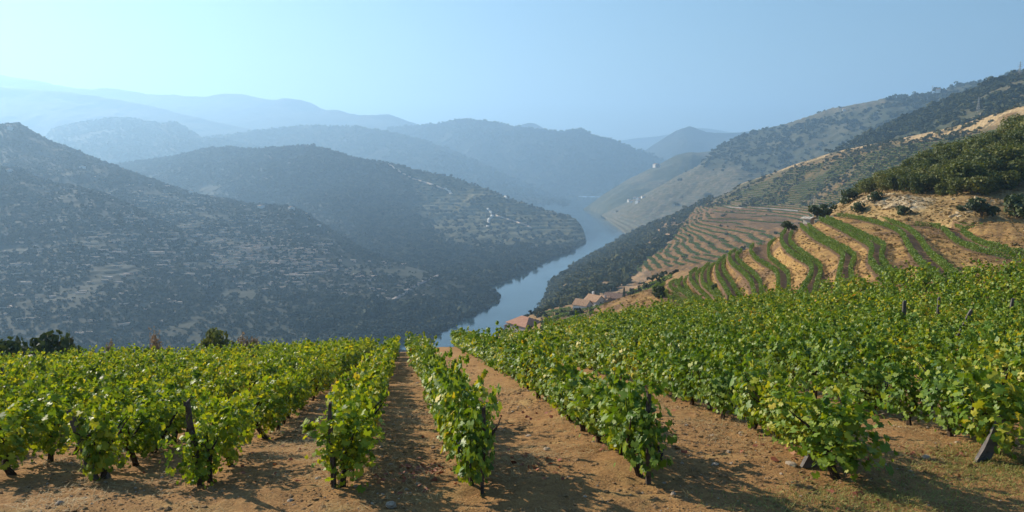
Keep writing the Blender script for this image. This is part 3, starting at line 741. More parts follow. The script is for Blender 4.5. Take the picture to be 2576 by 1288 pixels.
# thin vine rows following the terrace steps of slope I
def contour_rows(G, zf, lo, hi, umin=0, umax=None):
    nu = G.shape[0]; out = []
    umax = umax or nu
    for lev in np.arange(math.floor(zf[:, lo:hi].min() / STEP), math.ceil(zf[:, lo:hi].max() / STEP)):
        L = lev * STEP + 0.30 * STEP
        for i in range(umin, umax):
            z = zf[i, lo:hi]
            s = np.nonzero((z[:-1] - L) * (z[1:] - L) < 0)[0]
            for j in s[:1]:
                t = (z[j] - L) / (z[j] - z[j + 1])
                out.append(G[i, lo + j] * (1 - t) + G[i, lo + j + 1] * t)
    return np.array(out)
lo = int(np.searchsorted(v_I, 1.12)); hi = int(np.searchsorted(v_I, 4.2))
cr = contour_rows(G_I, I_SAVE['z'], lo, hi)
rep = np.repeat(cr, 6, 0) + np.stack([RNG.normal(0, 1.5, len(cr) * 6), RNG.normal(0, .4, len(cr) * 6), np.zeros(len(cr) * 6)], 1)
pxx, pyy = to_px(rep)
redz = sstep(512, 522, pyy) * (pxx < 2060)
keep = (pxx > 1550) & (pxx < 3300) & (fbm(rep[:, 0] / 30, rep[:, 1] / 30, 77) > np.where(redz > .5, -.6, -.3)) & (pyy > np.interp(pxx, [1783, 2000, 2282, 2432, 2576], [515, 424, 366, 345, 312]))
rep = rep[keep]; m = len(rep)
VROW = proto_collection('row_clump', [clump_mesh('row_clump', 60 + i, M_hedge, 50, .5) for i in range(4)])
instancer('vine_rows', rep, np.stack([np.zeros(m), np.zeros(m), RNG.uniform(0, 6, m)], 1), np.repeat((RNG.uniform(.5, .85, m) * np.where(redz[keep] > .5, 1.25, 1.35))[:, None], 3, 1), RNG.integers(0, 4, m), VROW, 'thin green vine rows along the steps of the terraced hillside', 'vine rows')

# ------------------------------------------------------------------ the curving terraces T
# each bench is level: (height, outer row pixels, inner row pixels), near end first
def q8(*l): return [(1932 + a / 4.0, 483 + b / 4.0) for a, b in l]
def q7(*l): return [(1288 + a / 4.0, 483 + b / 4.0) for a, b in l]
BENCH = [
    (-27.0, q7((1700, 1120), (1560, 1030), (1450, 990), (1420, 960), (1480, 920)), q7((1760, 1120), (1600, 1010), (1500, 960), (1500, 940), (1540, 915))),
    (-26.0, q7((1830, 1110), (1720, 1020), (1600, 950), (1590, 910), (1640, 880)), q7((1880, 1110), (1760, 1000), (1660, 930), (1650, 900), (1690, 875))),
    (-25.4, q7((1880, 1090), (1770, 1020), (1690, 960), (1680, 900), (1710, 860)), q7((1940, 1090), (1830, 1010), (1740, 930), (1735, 890), (1760, 855))),
    (-23.2, q7((2010, 1090), (1930, 1010), (1850, 940), (1800, 870), (1800, 810), (1860, 765)), q7((2060, 1090), (1985, 1000), (1900, 920), (1860, 860), (1865, 810), (1915, 770))),
    (-21.9, q7((2080, 1080), (2020, 1000), (1930, 920), (1910, 830), (1940, 750), (1985, 715)), q7((2110, 1080), (2070, 1000), (1990, 910), (1975, 810), (2000, 745), (2040, 715))),
    (-20.2, q7((2210, 1070), (2160, 980), (2130, 920), (2080, 840), (2060, 760), (2080, 690), (2150, 640)), q7((2310, 1070), (2260, 990), (2210, 900), (2140, 800), (2120, 740), (2140, 690), (2205, 645))),
    (-18.6, q7((2450, 1070), (2430, 990), (2400, 880), (2330, 800), (2230, 720), (2190, 660), (2195, 610), (2250, 575)), q7((2530, 1070), (2510, 1000), (2490, 890), (2420, 800), (2320, 720), (2265, 660), (2265, 620), (2310, 580))),
    (-17.3, q7((2680, 1040), (2676, 950), (2676, 830), (2630, 760), (2520, 700), (2440, 640), (2400, 570), (2430, 520)), q8((215, 1040), (210, 950), (200, 820), (130, 740), (30, 660), (5, 600), (15, 520), (70, 470))),
    (-15.0, q8((330, 1000), (370, 920), (430, 820), (430, 720), (350, 670), (220, 590), (140, 490), (140, 430), (180, 370)), q8((470, 990), (500, 890), (530, 780), (500, 710), (400, 640), (290, 560), (225, 500), (222, 440), (245, 395))),
    (-13.45, q8((700, 960), (710, 850), (740, 700), (750, 610), (650, 540), (480, 450), (380, 370), (330, 325)), q8((870, 950), (840, 850), (835, 740), (870, 640), (790, 570), (640, 490), (480, 395), (405, 325))),
    (-12.3, q8((1180, 850), (1110, 770), (1040, 690), (1030, 630), (1050, 560), (1000, 500), (850, 420), (700, 340), (520, 262)), q8((1330, 880), (1240, 790), (1160, 700), (1140, 620), (1165, 530), (1060, 465), (900, 390), (750, 318), (590, 252))),
    (-11.55, q8((1700, 830), (1590, 740), (1470, 610), (1400, 500), (1340, 400), (1250, 345), (1080, 290), (880, 245), (680, 218)), q8((1880, 820), (1770, 720), (1640, 610), (1540, 480), (1450, 385), (1350, 325), (1180, 272), (960, 230), (740, 206))),
    (-11.4, q8((2900, 700), (2576, 655), (2300, 600), (2100, 555), (1930, 490), (1830, 420), (1760, 355), (1640, 322), (1480, 318)), q8((2900, 640), (2576, 600), (2300, 540), (2120, 480), (2010, 420), (1910, 355), (1780, 300), (1660, 286), (1520, 292))),
    (-10.95, q8((2900, 300), (2740, 290), (2576, 290), (2450, 270), (2340, 275), (2200, 310), (2060, 362), (1960, 355), (1880, 330)), q8((2900, 275), (2740, 262), (2576, 262), (2450, 240), (2340, 246), (2200, 282), (2060, 335), (1970, 330), (1890, 312))),
]
NT = 220
ROWS_T = []
t_lines = []; t_kind = []
EXT = []
def extend_round(p, ext_to=None, off=0.0):
    """carry a contour on behind the nose of the hill."""
    d = p[-1] - p[-4]; d[2] = 0; d /= np.linalg.norm(d)
    if len(EXT) >= 0 and ext_to is not None:
        t = ext_to; k = np.argmin(np.linalg.norm(t[:, :2] - p[-1, :2], axis=1))
        q = t[k + 6::8].copy()
        if len(q) > 1:
            g_ = np.gradient(q, axis=0); nn_ = np.stack([g_[:, 1], -g_[:, 0], 0 * g_[:, 0]], 1); nn_ /= np.linalg.norm(nn_, axis=1)[:, None] + 1e-9
            q[:, :2] += nn_[:, :2] * off; q[:, 2] = p[-1, 2]
            return np.vstack([p, q])
    e = [p[-1] + d * 9 + np.array([6., 2, 0]), p[-1] + d * 17 + np.array([20., 4, -0.2]), p[-1] + d * 20 + np.array([40., 6, -0.6])]
    return np.vstack([p, e])
for k, (z, out, inn) in enumerate(BENCH):
    o_ = np.array([PZ(a, b, z + .7) for a, b in out]); i_ = np.array([PZ(a, b, z + .7) for a, b in inn])
    o_[:, 2] = z; i_[:, 2] = z + .05
    def nearer(p):
        d = p[0] - p[1]; d /= np.linalg.norm(d)
        return np.vstack([p[0] + d * 28 + np.array([0, 0, -2.0]), p])
    ro = resample(nearer(o_), NT); ri = resample(nearer(i_), NT)
    ROWS_T.append((k, ro, ri))
    ee = EXT[-1] if k >= 12 else None
    eo, ei = resample(extend_round(ro, ee, 2.6), NT), resample(extend_round(ri, ee, 4.6), NT)
    EXT.append(ei)
    dirv = (ei - eo)
    w = np.linalg.norm(dirv[:, :2], axis=1)[:, None] + 1e-6
    n = dirv / w; n[:, 2] = 0
    t_lines.append(eo - n * 0.55); t_kind.append(0)
    t_lines.append(ei + n * 0.55); t_kind.append(1)
low = t_lines[0].copy(); low[:, 2] -= 5; low[:, 0] -= 12; low[:, 1] += 4
base_lines = [low] + t_lines
# near-end skirts are hidden behind the near vines
nvs = []
for k in range(len(base_lines) - 1):
    nvs.append(10 if (k == 0 or k % 2 == 0) else 4)
G_T, v_T = loft(base_lines, NT, nvs, True)
seg = np.floor(v_T + 1e-9).astype(int)
fr = v_T - seg
isbank = ((seg % 2 == 0) & (fr > 0.01))[None, :]
prof = np.where(isbank, np.sin(fr * math.pi)[None, :], 0)
nz = fbm(G_T[..., 0] / 2.6, G_T[..., 1] / 2.6, 41, 5)
G_T[..., 2] += prof * (np.where(seg >= 25, 1.3, 0.0)[None, :] + 0.55 * nz + 0.25 * fbm(G_T[..., 0] / 9, G_T[..., 1] / 9, 42)) + np.where(isbank, 0, .12 * nz)
zoneT = np.where(isbank, np.clip(0.0 + .9 * sstep(.12, .4, fbm(G_T[..., 0] / 6, G_T[..., 1] / 6, 43)), 0, 1), 1.0)
structure(link('terraces', grid_mesh('terraces', G_T, M_bank, True, {'zone': zoneT})), 'golden grass banks and level paths of the curving vineyard terraces')

def leaf_strip(line, per_m, width, h0, h1, size, seed):
    """quads scattered through a hedge-like volume along a line; returns verts, faces."""
    r = np.random.default_rng(seed)
    seg = np.linalg.norm(np.diff(line, axis=0), axis=1); cum = np.concatenate([[0], np.cumsum(seg)])
    n = int(cum[-1] * per_m)
    s = r.random(n) * cum[-1]
    c = np.stack([np.interp(s, cum, line[:, a]) for a in range(3)], 1)
    # bushy: each plant a swelling every 1.2 m, gaps where one is missing
    ph = np.floor(s / 1.25)
    gap = _hash(ph, ph * 0, seed) < 0.05
    hv = 0.85 + 0.3 * _hash(ph, ph * 0 + 3, seed)
    ang = r.random(n) * 2 * math.pi; rad = np.sqrt(r.random(n)) ** .6
    c[:, 0] += np.cos(ang) * rad * width / 2; c[:, 1] += np.sin(ang) * rad * width / 2
    c[:, 2] += h0 + (h1 * hv - h0) * r.random(n) ** .75
    c = c[~gap]; n = len(c)
    return quads(c, size * np.exp(r.normal(0, .25, n)), r)

def quads(c, s, r, up=0.4):
    n = len(c)
    nrm = r.normal(0, 1, (n, 3)); nrm[:, 2] += up; nrm /= np.linalg.norm(nrm, axis=1)[:, None]
    t = np.cross(nrm, r.normal(0, 1, (n, 3))); t /= np.linalg.norm(t, axis=1)[:, None]
    b = np.cross(nrm, t)
    s = s[:, None]
    v = np.stack([c - t * s * .5, c + b * s * .42 + nrm * s * .1, c + t * s * .5, c - b * s * .42 + nrm * s * .1], 1)
    return v.reshape(-1, 3), np.arange(n * 4).reshape(n, 4)

ORD = ['zeroth', 'first', 'second', 'third', 'fourth', 'fifth', 'sixth', 'seventh', 'eighth', 'ninth', 'tenth', 'eleventh', 'twelfth', 'thirteenth', 'fourteenth', 'fifteenth', 'sixteenth',
       'seventeenth', 'eighteenth', 'nineteenth', 'twentieth', 'twenty-first', 'twenty-second', 'twenty-third', 'twenty-fourth', 'twenty-fifth', 'twenty-sixth', 'twenty-seventh', 'twenty-eighth',
       'twenty-ninth', 'thirtieth', 'thirty-first', 'thirty-second', 'thirty-third', 'thirty-fourth', 'thirty-fifth', 'thirty-sixth', 'thirty-seventh', 'thirty-eighth', 'thirty-ninth', 'fortieth',
       'forty-first', 'forty-second', 'forty-third', 'forty-fourth', 'forty-fifth', 'forty-sixth', 'forty-seventh', 'forty-eighth', 'forty-ninth', 'fiftieth', 'fifty-first', 'fifty-second', 'fifty-third',
       'fifty-fourth', 'fifty-fifth', 'fifty-sixth', 'fifty-seventh', 'fifty-eighth', 'fifty-ninth', 'sixtieth']
for k, ro, ri in ROWS_T:
    rank = len(BENCH) - k
    for side, ln in (('outer', ro), ('inner', ri)):
        far = np.median(ln[:, 1])
        v, f = leaf_strip(ln, 130 if far < 145 else 100, 0.50, .10, 1.0, .16 if far < 145 else .20, 900 + k * 2 + (side == 'inner'))
        o = link('vine_row', mesh_np('vine_row', v, f, M_hedge))
        tag(o, f'vine row on the {side} edge of the {ORD[rank]} curving terrace down from the rocky cutting', 'vine row', 'vine rows on the curving terraces')

# the far end of every bench is a skyline: hillI, G_I etc. lie behind it

# ------------------------------------------------------------------ ground of the near vineyard
AZ = math.radians(-8.6)
RD = np.array([math.sin(AZ), math.cos(AZ)]); UD = np.array([math.cos(AZ), -math.sin(AZ)])
def uv(x, y): return x * UD[0] + y * UD[1], x * RD[0] + y * RD[1]
VEND = ([-60, -45, -30, -15, -5, 2, 9, 19, 26, 30, 33, 36, 42, 70], [49, 51, 53, 58, 68, 76, 72, 67, 60, 53, 46, 41, 40, 40])
def near_z(x, y):
    x = np.asarray(x, float); y = np.asarray(y, float)
    u, v = uv(x, y)
    s = np.interp(u, [-60, 0, 9, 19, 26, 29.5, 32, 34.5, 60], [.223, .223, .222, .190, .165, .150, .120, .09, .05])
    e = np.interp(u, [1, 4, 9], [0, .35, .35])
    dv = v - 10.5
    pos = np.maximum(dv, 0)
    z = -4.68 - s * (pos - e * 5 * (1 - np.exp(-pos / 5))) + np.maximum(-dv, 0) * .08
    ve = np.interp(u, VEND[0], VEND[1])
    over = np.maximum(v - ve, 0)
    z = z - np.minimum(.55 * over * over / (over + 4), 60)
    z = z + .10 * fbm(x / 3.0, y / 3.0, 51, 3) + .25 * fbm(x / 14.0, y / 14.0, 52, 3) * sstep(12, 25, v)
    return z
def fine(x, y):
    return .06 * fbm(x / .6, y / .6, 53, 4) + .035 * fbm(x / .19, y / .19, 54, 3)
def ground_patch(x0, x1, y0, y1, st, zoff, hole=None):
    xs = np.arange(x0, x1 + st / 2, st); ys = np.arange(y0, y1 + st / 2, st)
    X, Y = np.meshgrid(xs, ys, indexing='ij')
    Z = near_z(X, Y) + fine(X, Y) + zoff
    return np.stack([X, Y, Z], -1)
# one sheet on a grid that is fine near the camera and coarser away from it
def axis(a, b, f0, f1):
    """steps grow smoothly from the fine zone f0..f1 to the ends."""
    mid = list(np.arange(f0, f1, .085)); up = []; s = .085; c = f1
    while c < b: up.append(c); s = min(s * 1.05, 1.2); c += s
    dn = []; s = .085; c = f0 - .085
    while c > a: dn.append(c); s = min(s * 1.05, 1.2); c -= s
    return np.array(sorted(dn) + mid + up + [b])
xs = axis(-60, 75, -8.5, 9.5); ys = axis(-6, 110, 8.6, 17)
X, Y = np.meshgrid(xs, ys, indexing='ij')
Zg = near_z(X, Y) + fine(X, Y)
G_N = np.stack([X, Y, Zg], -1)
structure(link('vineyard_ground', grid_mesh('vineyard_ground', G_N, M_soil)), 'brown stony soil of the near vineyard')
def gz(x, y): return float(near_z(x, y))
def on_ground(px, py):
    """point of the near ground seen at a picture position."""
    r = pxdir(px, py); d = 3.0
    for _ in range(4000):
        p = r * d
        if p[2] < gz(p[0], p[1]): break
        d += .02
    return p

# ------------------------------------------------------------------ grapevines
def leaf_template(full=True):
    if full:
        o = [(0, -.12), (.30, -.42), (.52, -.10), (.40, .12), (.44, .42), (.16, .38), (0, .62), (-.16, .38), (-.44, .42), (-.40, .12), (-.52, -.10), (-.30, -.42)]
        v = [(0, .05, 0)] + [(a, b, .10 * abs(a) - .22 * (b * b + a * a)) for a, b in o]
        f = [(0, i + 1, (i + 1) % 12 + 1) for i in range(12)]
    else:
        o = [(0, -.2), (.42, -.30), (.46, .28), (0, .6), (-.46, .28), (-.42, -.30)]
        v = [(0, .05, 0)] + [(a, b, .14 * abs(a) - .22 * (b * b + a * a)) for a, b in o]
        f = [(0, i + 1, (i + 1) % 6 + 1) for i in range(6)]
    return np.array(v, float), np.array(f)

def place_leaves(c, nrm, size, tv, tf, r):
    """copies of a leaf at centres c, facing nrm, tips hanging down."""
    n = len(c)
    nrm = nrm / np.linalg.norm(nrm, axis=1)[:, None]
    tip = np.tile([0., 0, -1], (n, 1)) + r.normal(0, .55, (n, 3))
    tip -= nrm * (tip * nrm).sum(1)[:, None]; tip /= np.linalg.norm(tip, axis=1)[:, None]
    sd = np.cross(tip, nrm)
    v = c[:, None, :] + size[:, None, None] * (tv[None, :, 0:1] * sd[:, None, :] + tv[None, :, 1:2] * tip[:, None, :] + tv[None, :, 2:3] * r.uniform(.2, 2.4, n)[:, None, None] * nrm[:, None, :])
    f = tf[None] + (np.arange(n) * len(tv))[:, None, None]
    return v.reshape(-1, 3), f.reshape(-1, tf.shape[1])

def crown_points(r, n, top=1.26, wide=.29, long=.64, low=.22):
    """leaf centres and facing for one vine, x across the row, y along it."""
    shoots = [(r.normal(0, .16), r.uniform(-long * .8, long * .8), r.uniform(.75, 1.0) * top) for _ in range(11)]
    seedang = r.random() * 6.28; top = top * r.uniform(.9, 1.1)
    c = []; nn = []
    while len(c) < n:
        sx, sy, st = shoots[r.integers(len(shoots))]
        t = r.random() ** .8
        z = low + (st - low) * t
        spread = wide * (0.62 + .55 * math.sin(math.pi * min(1, t * .95 + .08)))
        a = r.random() * 6.283; k = spread * (r.random() ** .38) * .85
        x = sx * (.4 + .7 * t) + math.cos(a) * k; y = sy * .95 + math.sin(a) * k
        if r.random() < .06: z -= .28 * r.random()
        if r.random() < .13:                    # long shoots that stick out of the canopy
            q = r.integers(5); ga = q * 1.3 + seedang; L = r.random() ** .8
            x = math.cos(ga) * (.12 + .42 * L) * (wide / .32); y = math.sin(ga) * (.2 + .5 * L); z = top * (.72 + .55 * L - .35 * L * L * (q % 2 + .3))
        out = np.array([math.cos(a), math.sin(a), .55 + .5 * (t - .3)])
        c.append((x, y, z)); nn.append(out + r.normal(0, .5, 3))
    return np.array(c), np.array(nn)

def crown_mesh(name, seed, n, size, mat, full=True, **kw):
    r = np.random.default_rng(seed)
    c, nn = crown_points(r, n, **kw)
    tv, tf = leaf_template(full)
    v, f = place_leaves(c, nn, size * np.exp(r.normal(-.05, .38, n)).clip(.4, 1.75), tv, tf, r)
    return mesh_np(name, v, f, mat)

def tube(bm, pts_, radii, n=6):
    rings = []
    up = Vector((0, 0, 1))
    for i, p in enumerate(pts_):
        p = Vector(p)
        d = (Vector(pts_[min(i + 1, len(pts_) - 1)]) - Vector(pts_[max(i - 1, 0)])).normalized()
        a = d.cross(Vector((0.3, 1, 0.1))).normalized(); b = d.cross(a)
        rings.append([bm.verts.new(p + (a * math.cos(2 * math.pi * j / n) + b * math.sin(2 * math.pi * j / n)) * radii[i]) for j in range(n)])
    for a, b in zip(rings, rings[1:]):
        for j in range(n): bm.faces.new((a[j], a[(j + 1) % n], b[(j + 1) % n], b[j]))
    bm.faces.new(rings[-1]); bm.faces.new(rings[0][::-1])

def bm_mesh(name, bm, mat):
    bmesh.ops.recalc_face_normals(bm, faces=bm.faces)
    me = bpy.data.meshes.new(name); bm.to_mesh(me); bm.free(); me.materials.append(mat)
    return me

def trunk_mesh(seed):
    """A gnarled old stem that forks into arms."""
    r = random.Random(seed); bm = bmesh.new()
    p = [(0, 0, -.15)]; x = y = 0
    for k in range(1, 6):
        x += r.uniform(-.05, .05); y += r.uniform(-.08, .08); p.append((x, y, -.15 + .13 * k))
    tube(bm, p, [.075, .062, .05, .052, .048, .058])
    for s in range(4):
        q = [p[-1]]; a = r.uniform(0, 6.28); xx, yy, zz = p[-1]
        for k in range(1, 5):
            xx += math.cos(a) * .07 + r.uniform(-.03, .03); yy += math.sin(a) * .11 + r.uniform(-.03, .03); zz += .10 + r.uniform(-.03, .04)
            q.append((xx, yy, zz))
        tube(bm, q, [.035, .026, .018, .012, .006], 5)
    return bm_mesh('trunk', bm, M_bark)

def grape_mesh(seed):
    r = random.Random(seed); bm = bmesh.new()
    for k in range(26):
        t = k / 25.0; rad = .055 * (1 - t) + .012
        a = r.uniform(0, 6.28)
        bmesh.ops.create_icosphere(bm, subdivisions=1, radius=.015, matrix=Matrix.Translation((math.cos(a) * rad * r.uniform(.5, 1), math.sin(a) * rad * r.uniform(.5, 1), -.17 * t)))
    return bm_mesh('grape_bunch', bm, M_grape)

CROWN_L = [crown_mesh('foliage', 100 + i, 720, .086, M_leafL) for i in range(7)]
CROWN_R = [crown_mesh('foliage', 200 + i, 700, .096, M_leafR, wide=.36, top=1.30) for i in range(7)]
FAR_L = [crown_mesh('far_vine', 300 + i, 430, .112, M_leafL, False) for i in range(5)]
FAR_R = [crown_mesh('far_vine', 320 + i, 430, .116, M_leafR, False, wide=.42, top=1.3) for i in range(5)]
TRUNK = [trunk_mesh(400 + i) for i in range(6)]
GRAPE = [grape_mesh(430 + i) for i in range(3)]
tv_, tf_ = leaf_template(True)
LEAF_L = mesh_np('leaf', tv_ * .10, tf_, M_leafL); LEAF_R = mesh_np('leaf', tv_ * .11, tf_, M_leafR)

# rows: near-end point in the picture, azimuth of the row, side name, first/last distance along it
def row_start(px, py):
    p = on_ground(px, py); return p[0], p[1]
ROWS = []
for i, (px, py, az, mat) in enumerate([(862, 1236, -8.6, 'L'), (510, 1224, -8.6, 'L'), (240, 1212, -8.6, 'L'), (12, 1200, -8.6, 'L')]):
    x, y = row_start(px, py); ROWS.append(['left', i + 1, x, y, az, mat, 0])
x0, y0 = ROWS[-1][2], ROWS[-1][3]
for i in range(20):
    ROWS.append(['left', 5 + i, x0 - 1.95 * (i + 1), y0 - .2 * (i + 1), -8.6, 'L', 0])
for i, (px, py, az) in enumerate([(1192, 1240, -8.6), (1620, 1212, -7.0), (2128, 1218, -5.2), (2520, 1150, -4.2)]):
    x, y = row_start(px, py); ROWS.append(['right', i + 1, x, y, az, 'R', 0])
x0, y0 = ROWS[-1][2], ROWS[-1][3]
for i in range(21):
    ROWS.append(['right', 5 + i, x0 + 2.35 * (i + 1), y0 + .4 * (i + 1), -4.2 - .05 * i, 'R', 0])

CAND = []
for side, num, sx, sy, az, mat, _ in ROWS:
    a = math.radians(az); d = np.array([math.sin(a), math.cos(a)])
    dist = .25; k = 0
    while dist < 95:
        x = sx + d[0] * dist + random.gauss(0, .06); y = sy + d[1] * dist
        u, v = uv(x, y)
        if v > np.interp(u, VEND[0], VEND[1]): break
        z = gz(x, y)
        px, py = to_px(np.array([x, y, z + .8]))
        inside = -70 < px < 2650 and py < 1400
        if -1100 < px < 3700 and y > 3:
            k += inside
            if random.random() > (.055 if dist > 3 else 0):
                CAND.append([y + (0 if inside else 1000), x, y, z, a, side, num, k, mat, float(px), float(py)])
        dist += random.uniform(1.02, 1.24)
CAND.sort(key=lambda c: c[0])
SIDE_TXT = {'left': 'left', 'right': 'right'}
used_labels = {}
def vine_colour(mat, h): 
    return ('yellow-green' if mat == 'L' else 'green')
near, farv = CAND[:300], CAND[300:]
n_front = 0
for q, (dd, x, y, z, a, side, num, k, mat, px, py) in enumerate(near):
    root = empty('grapevine', (x, y, z), -a + random.uniform(-.25, .25))
    if random.random() < .5: root.rotation_euler.z += math.pi
    s = random.uniform(.9, 1.12)
    if k == 1 and y < 14: s = 1.08
    root.scale = (s * random.uniform(.78, 1.1), s * random.uniform(.88, 1.08), s * random.uniform(.84, 1.12))
    crown = random.choice(CROWN_L if mat == 'L' else CROWN_R)
    if side == 'right' and num == 1: root.scale.x *= .8
    link('foliage', crown, None, root)['kind'] = 'stuff'
    t = link('trunk', random.choice(TRUNK), None, root); t.rotation_euler.z = random.uniform(0, 6.28)
    tag(root, f'{vine_colour(mat, 0)} grapevine, {ORD[k]} plant along the {ORD[num]} row {side} of the path', 'grapevine', 'grapevines on the near slope')
    if y < 13.2 and n_front < 11:
        n_front += 1
        r = np.random.default_rng(700 + q)
        c, nn = crown_points(r, 46, top=1.24, wide=.36, low=.10 if k == 1 else .35)
        for cc, n3 in zip(c, nn):
            lo = link('leaf', LEAF_L if mat == 'L' else LEAF_R, None, root)
            n3 = Vector(n3).normalized()
            tip = Vector((r.normal(0, .5), r.normal(0, .5), -1.0)); tip = (tip - n3 * tip.dot(n3)).normalized()
            sd = tip.cross(n3)
            M = Matrix((sd, tip, n3)).transposed().to_4x4(); M.translation = Vector(cc)
            lo.matrix_local = M @ Matrix.Scale(float(np.exp(r.normal(0, .22))), 4)
    if mat == 'R' and y < 22 and random.random() < .5:
        for gq in range(random.randint(1, 3)):
            go = link('grape_bunch', random.choice(GRAPE), None, root)
            go.location = (random.uniform(-.4, .4), random.uniform(-.5, .5), random.uniform(.5, .85))
# the rest of the vineyard, farther than the three hundred nearest plants
for mat, coll_m in (('L', FAR_L), ('R', FAR_R)):
    fv = [c for c in farv if c[8] == mat]
    pos = np.array([(c[1], c[2], c[3]) for c in fv]); m = len(fv)
    rot = np.stack([np.zeros(m), np.zeros(m), np.array([-c[4] for c in fv]) + RNG.uniform(-.3, .3, m)], 1)
    sc = RNG.uniform(.88, 1.14, m)
    instancer('grapevines', pos, rot, np.stack([sc * 1.05, sc, sc * RNG.uniform(.9, 1.1, m)], 1), RNG.integers(0, 5, m), proto_collection('far_vine_' + mat, coll_m),
              'farther grapevines of the %s half of the near vineyard' % ('left' if mat == 'L' else 'right'), 'grapevines')
    tr = proto_collection('far_trunk_' + mat, TRUNK[:4])
    instancer('vine_trunks', pos, rot, np.stack([sc, sc, sc], 1), RNG.integers(0, 4, m), tr, 'dark stems of the farther grapevines on the %s' % ('left' if mat == 'L' else 'right'), 'vine stems')

# ------------------------------------------------------------------ posts
def board_mesh(name, w, t, h, seed, mat, chips=.012, foot=-.25):
    """A hewn post: tapered, uneven, with a chipped top."""
    r = random.Random(seed); bm = bmesh.new()
    lv = [foot, 0, h * .25, h * .5, h * .75, h * .95, h]
    rings = []
    for k, z in enumerate(lv):
        s = 1 - .12 * k / len(lv)
        if k == len(lv) - 1: s *= .86
        base = [(-w / 2, -t / 2), (0, -t / 2 * 1.08), (w / 2, -t / 2), (w / 2, t / 2), (0, t / 2 * 1.08), (-w / 2, t / 2)]
        rings.append([bm.verts.new((x * s + r.uniform(-chips, chips), y * s + r.uniform(-chips, chips), z + (r.uniform(-.04, .04) if k == len(lv) - 1 else 0))) for x, y in base])
    for a, b in zip(rings, rings[1:]):
        for j in range(6): bm.faces.new((a[j], a[(j + 1) % 6], b[(j + 1) % 6], b[j]))
    bm.faces.new(rings[-1]); bm.faces.new(rings[0][::-1])
    return bm_mesh(name, bm, mat)

def post(pxb, pyb, h, w, t, lean, az, mat, label, seed, cat='post', name='vineyard_post'):
    p = on_ground(pxb, pyb)
    o = link(name, board_mesh(name, w, t, h, seed, mat), None, None, (p[0], p[1], gz(p[0], p[1])))
    o.rotation_euler = (0, lean, az)
    tag(o, label, cat, 'posts of the vine rows')
    return o
post(1212, 1242, 1.25, .055, .05, .03, .1, M_post, 'thin upright wooden stake in the first vine right of the bare path', 1)
post(1630, 1216, 1.42, .062, .055, -.02, .2, M_post, 'thick grey wooden post at the near end of the second row right of the path', 2)
post(2034, 1172, .95, .24, .07, .50, .15, M_slate, 'leaning grey slate slab beside the third row right of the path', 3, name='slate_post')
post(2470, 1160, .80, .21, .06, .42, .1, M_slate, 'leaning slate slab at the right edge under the fourth row', 4, name='slate_post')
post(840, 1226, 1.25, .06, .07, -.02, 0, M_post, 'dark stake among the leaves of the first vine left of the path', 5)
post(505, 1226, 1.40, .085, .07, -.10, .1, M_post, 'dark stake tilted left in the second row left of the path', 6)
post(240, 1206, 1.25, .10, .07, -.26, .2, M_slate, 'dark post leaning left beside the old vine at lower left', 7)
post(270, 1204, 1.15, .09, .07, -.34, .0, M_slate, 'second leaning dark post just right of another at lower left', 8)
post(22, 1040, 1.45, .08, .07, -.08, 0, M_post, 'thin dark stake at the left edge of the picture', 9)
for i, (px, pyt, pyb, dd, w, ln, lab) in enumerate([
        (2279, 708, 742, 33, .17, .0, 'wide slate post rising over the vines below the third terrace'),
        (2366, 708, 738, 33, .13, .02, 'narrow slate post right of the wide one above the vines'),
        (2452, 722, 765, 27, .13, .45, 'slanting slate post above the vines near the right edge'),
        (2553, 700, 740, 30, .12, .1, 'slate post among the uppermost vines at the right edge'),
        (1832, 733, 762, 54, .10, .0, 'thin dark stake at the far edge of the vine field below the terraces')]):
    p = P(px, pyt, dd); z0 = gz(p[0], p[1]); h = min(1.75, max(.9, p[2] - z0))
    o = link('vineyard_post', board_mesh('vineyard_post', w, .07, h, 30 + i, M_slate if i < 4 else M_post), None, None, (p[0] - math.sin(ln) * h, p[1], z0))
    o.rotation_euler = (0, ln, .1)
    tag(o, lab, 'post', 'posts of the vine rows')

# ------------------------------------------------------------------ ground litter and stones
def scat_near(n, x0, x1, y0, y1):
    x = RNG.uniform(x0, x1, n); y = RNG.uniform(y0, y1, n)
    return np.stack([x, y, near_z(x, y) + fine(x, y)], 1)
def pebble(seed, mat, sub=1):
    r = random.Random(seed); bm = bmesh.new()
    bmesh.ops.create_icosphere(bm, subdivisions=sub, radius=1)
    sx, sy, sz = r.uniform(.8, 1.3), r.uniform(.6, 1), r.uniform(.35, .6)
    for v in bm.verts:
        k = 1 + r.uniform(-.16, .16); v.co = Vector((v.co.x * sx * k, v.co.y * sy * k, v.co.z * sz * k))
    return bm_mesh('pebble', bm, mat)
M_clod = plain_mat('soil_clod', [(0.3, (0.13, 0.075, 0.036)), (0.7, (0.33, 0.205, 0.098))], 9, 0.97, 0.5, 0.02)
PEB = proto_collection('pebble', [pebble(i, M_clod) for i in range(5)] + [pebble(10 + i, M_stone) for i in range(2)])
p = np.vstack([scat_near(52000, -9, 10, 8.8, 22), scat_near(14000, -14, 22, 20, 45)])
m = len(p); p = p[fbm(p[:, 0] / .9, p[:, 1] / .9, 62, 3) + RNG.normal(0, .12, len(p)) > -.02]; m = len(p); s = .009 * np.exp(RNG.exponential(.5, m)).clip(1, 6) * np.where(p[:, 1] > 21, 1.6, 1)
instancer('gravel', p, RNG.uniform(-.5, .5, (m, 3)) + np.stack([0 * s, 0 * s, RNG.uniform(0, 6, m)], 1), np.repeat(s[:, None], 3, 1), RNG.choice(7, m, p=[.185] * 5 + [.0375] * 2), PEB, 'small clods and stones strewn over the brown soil', 'gravel')
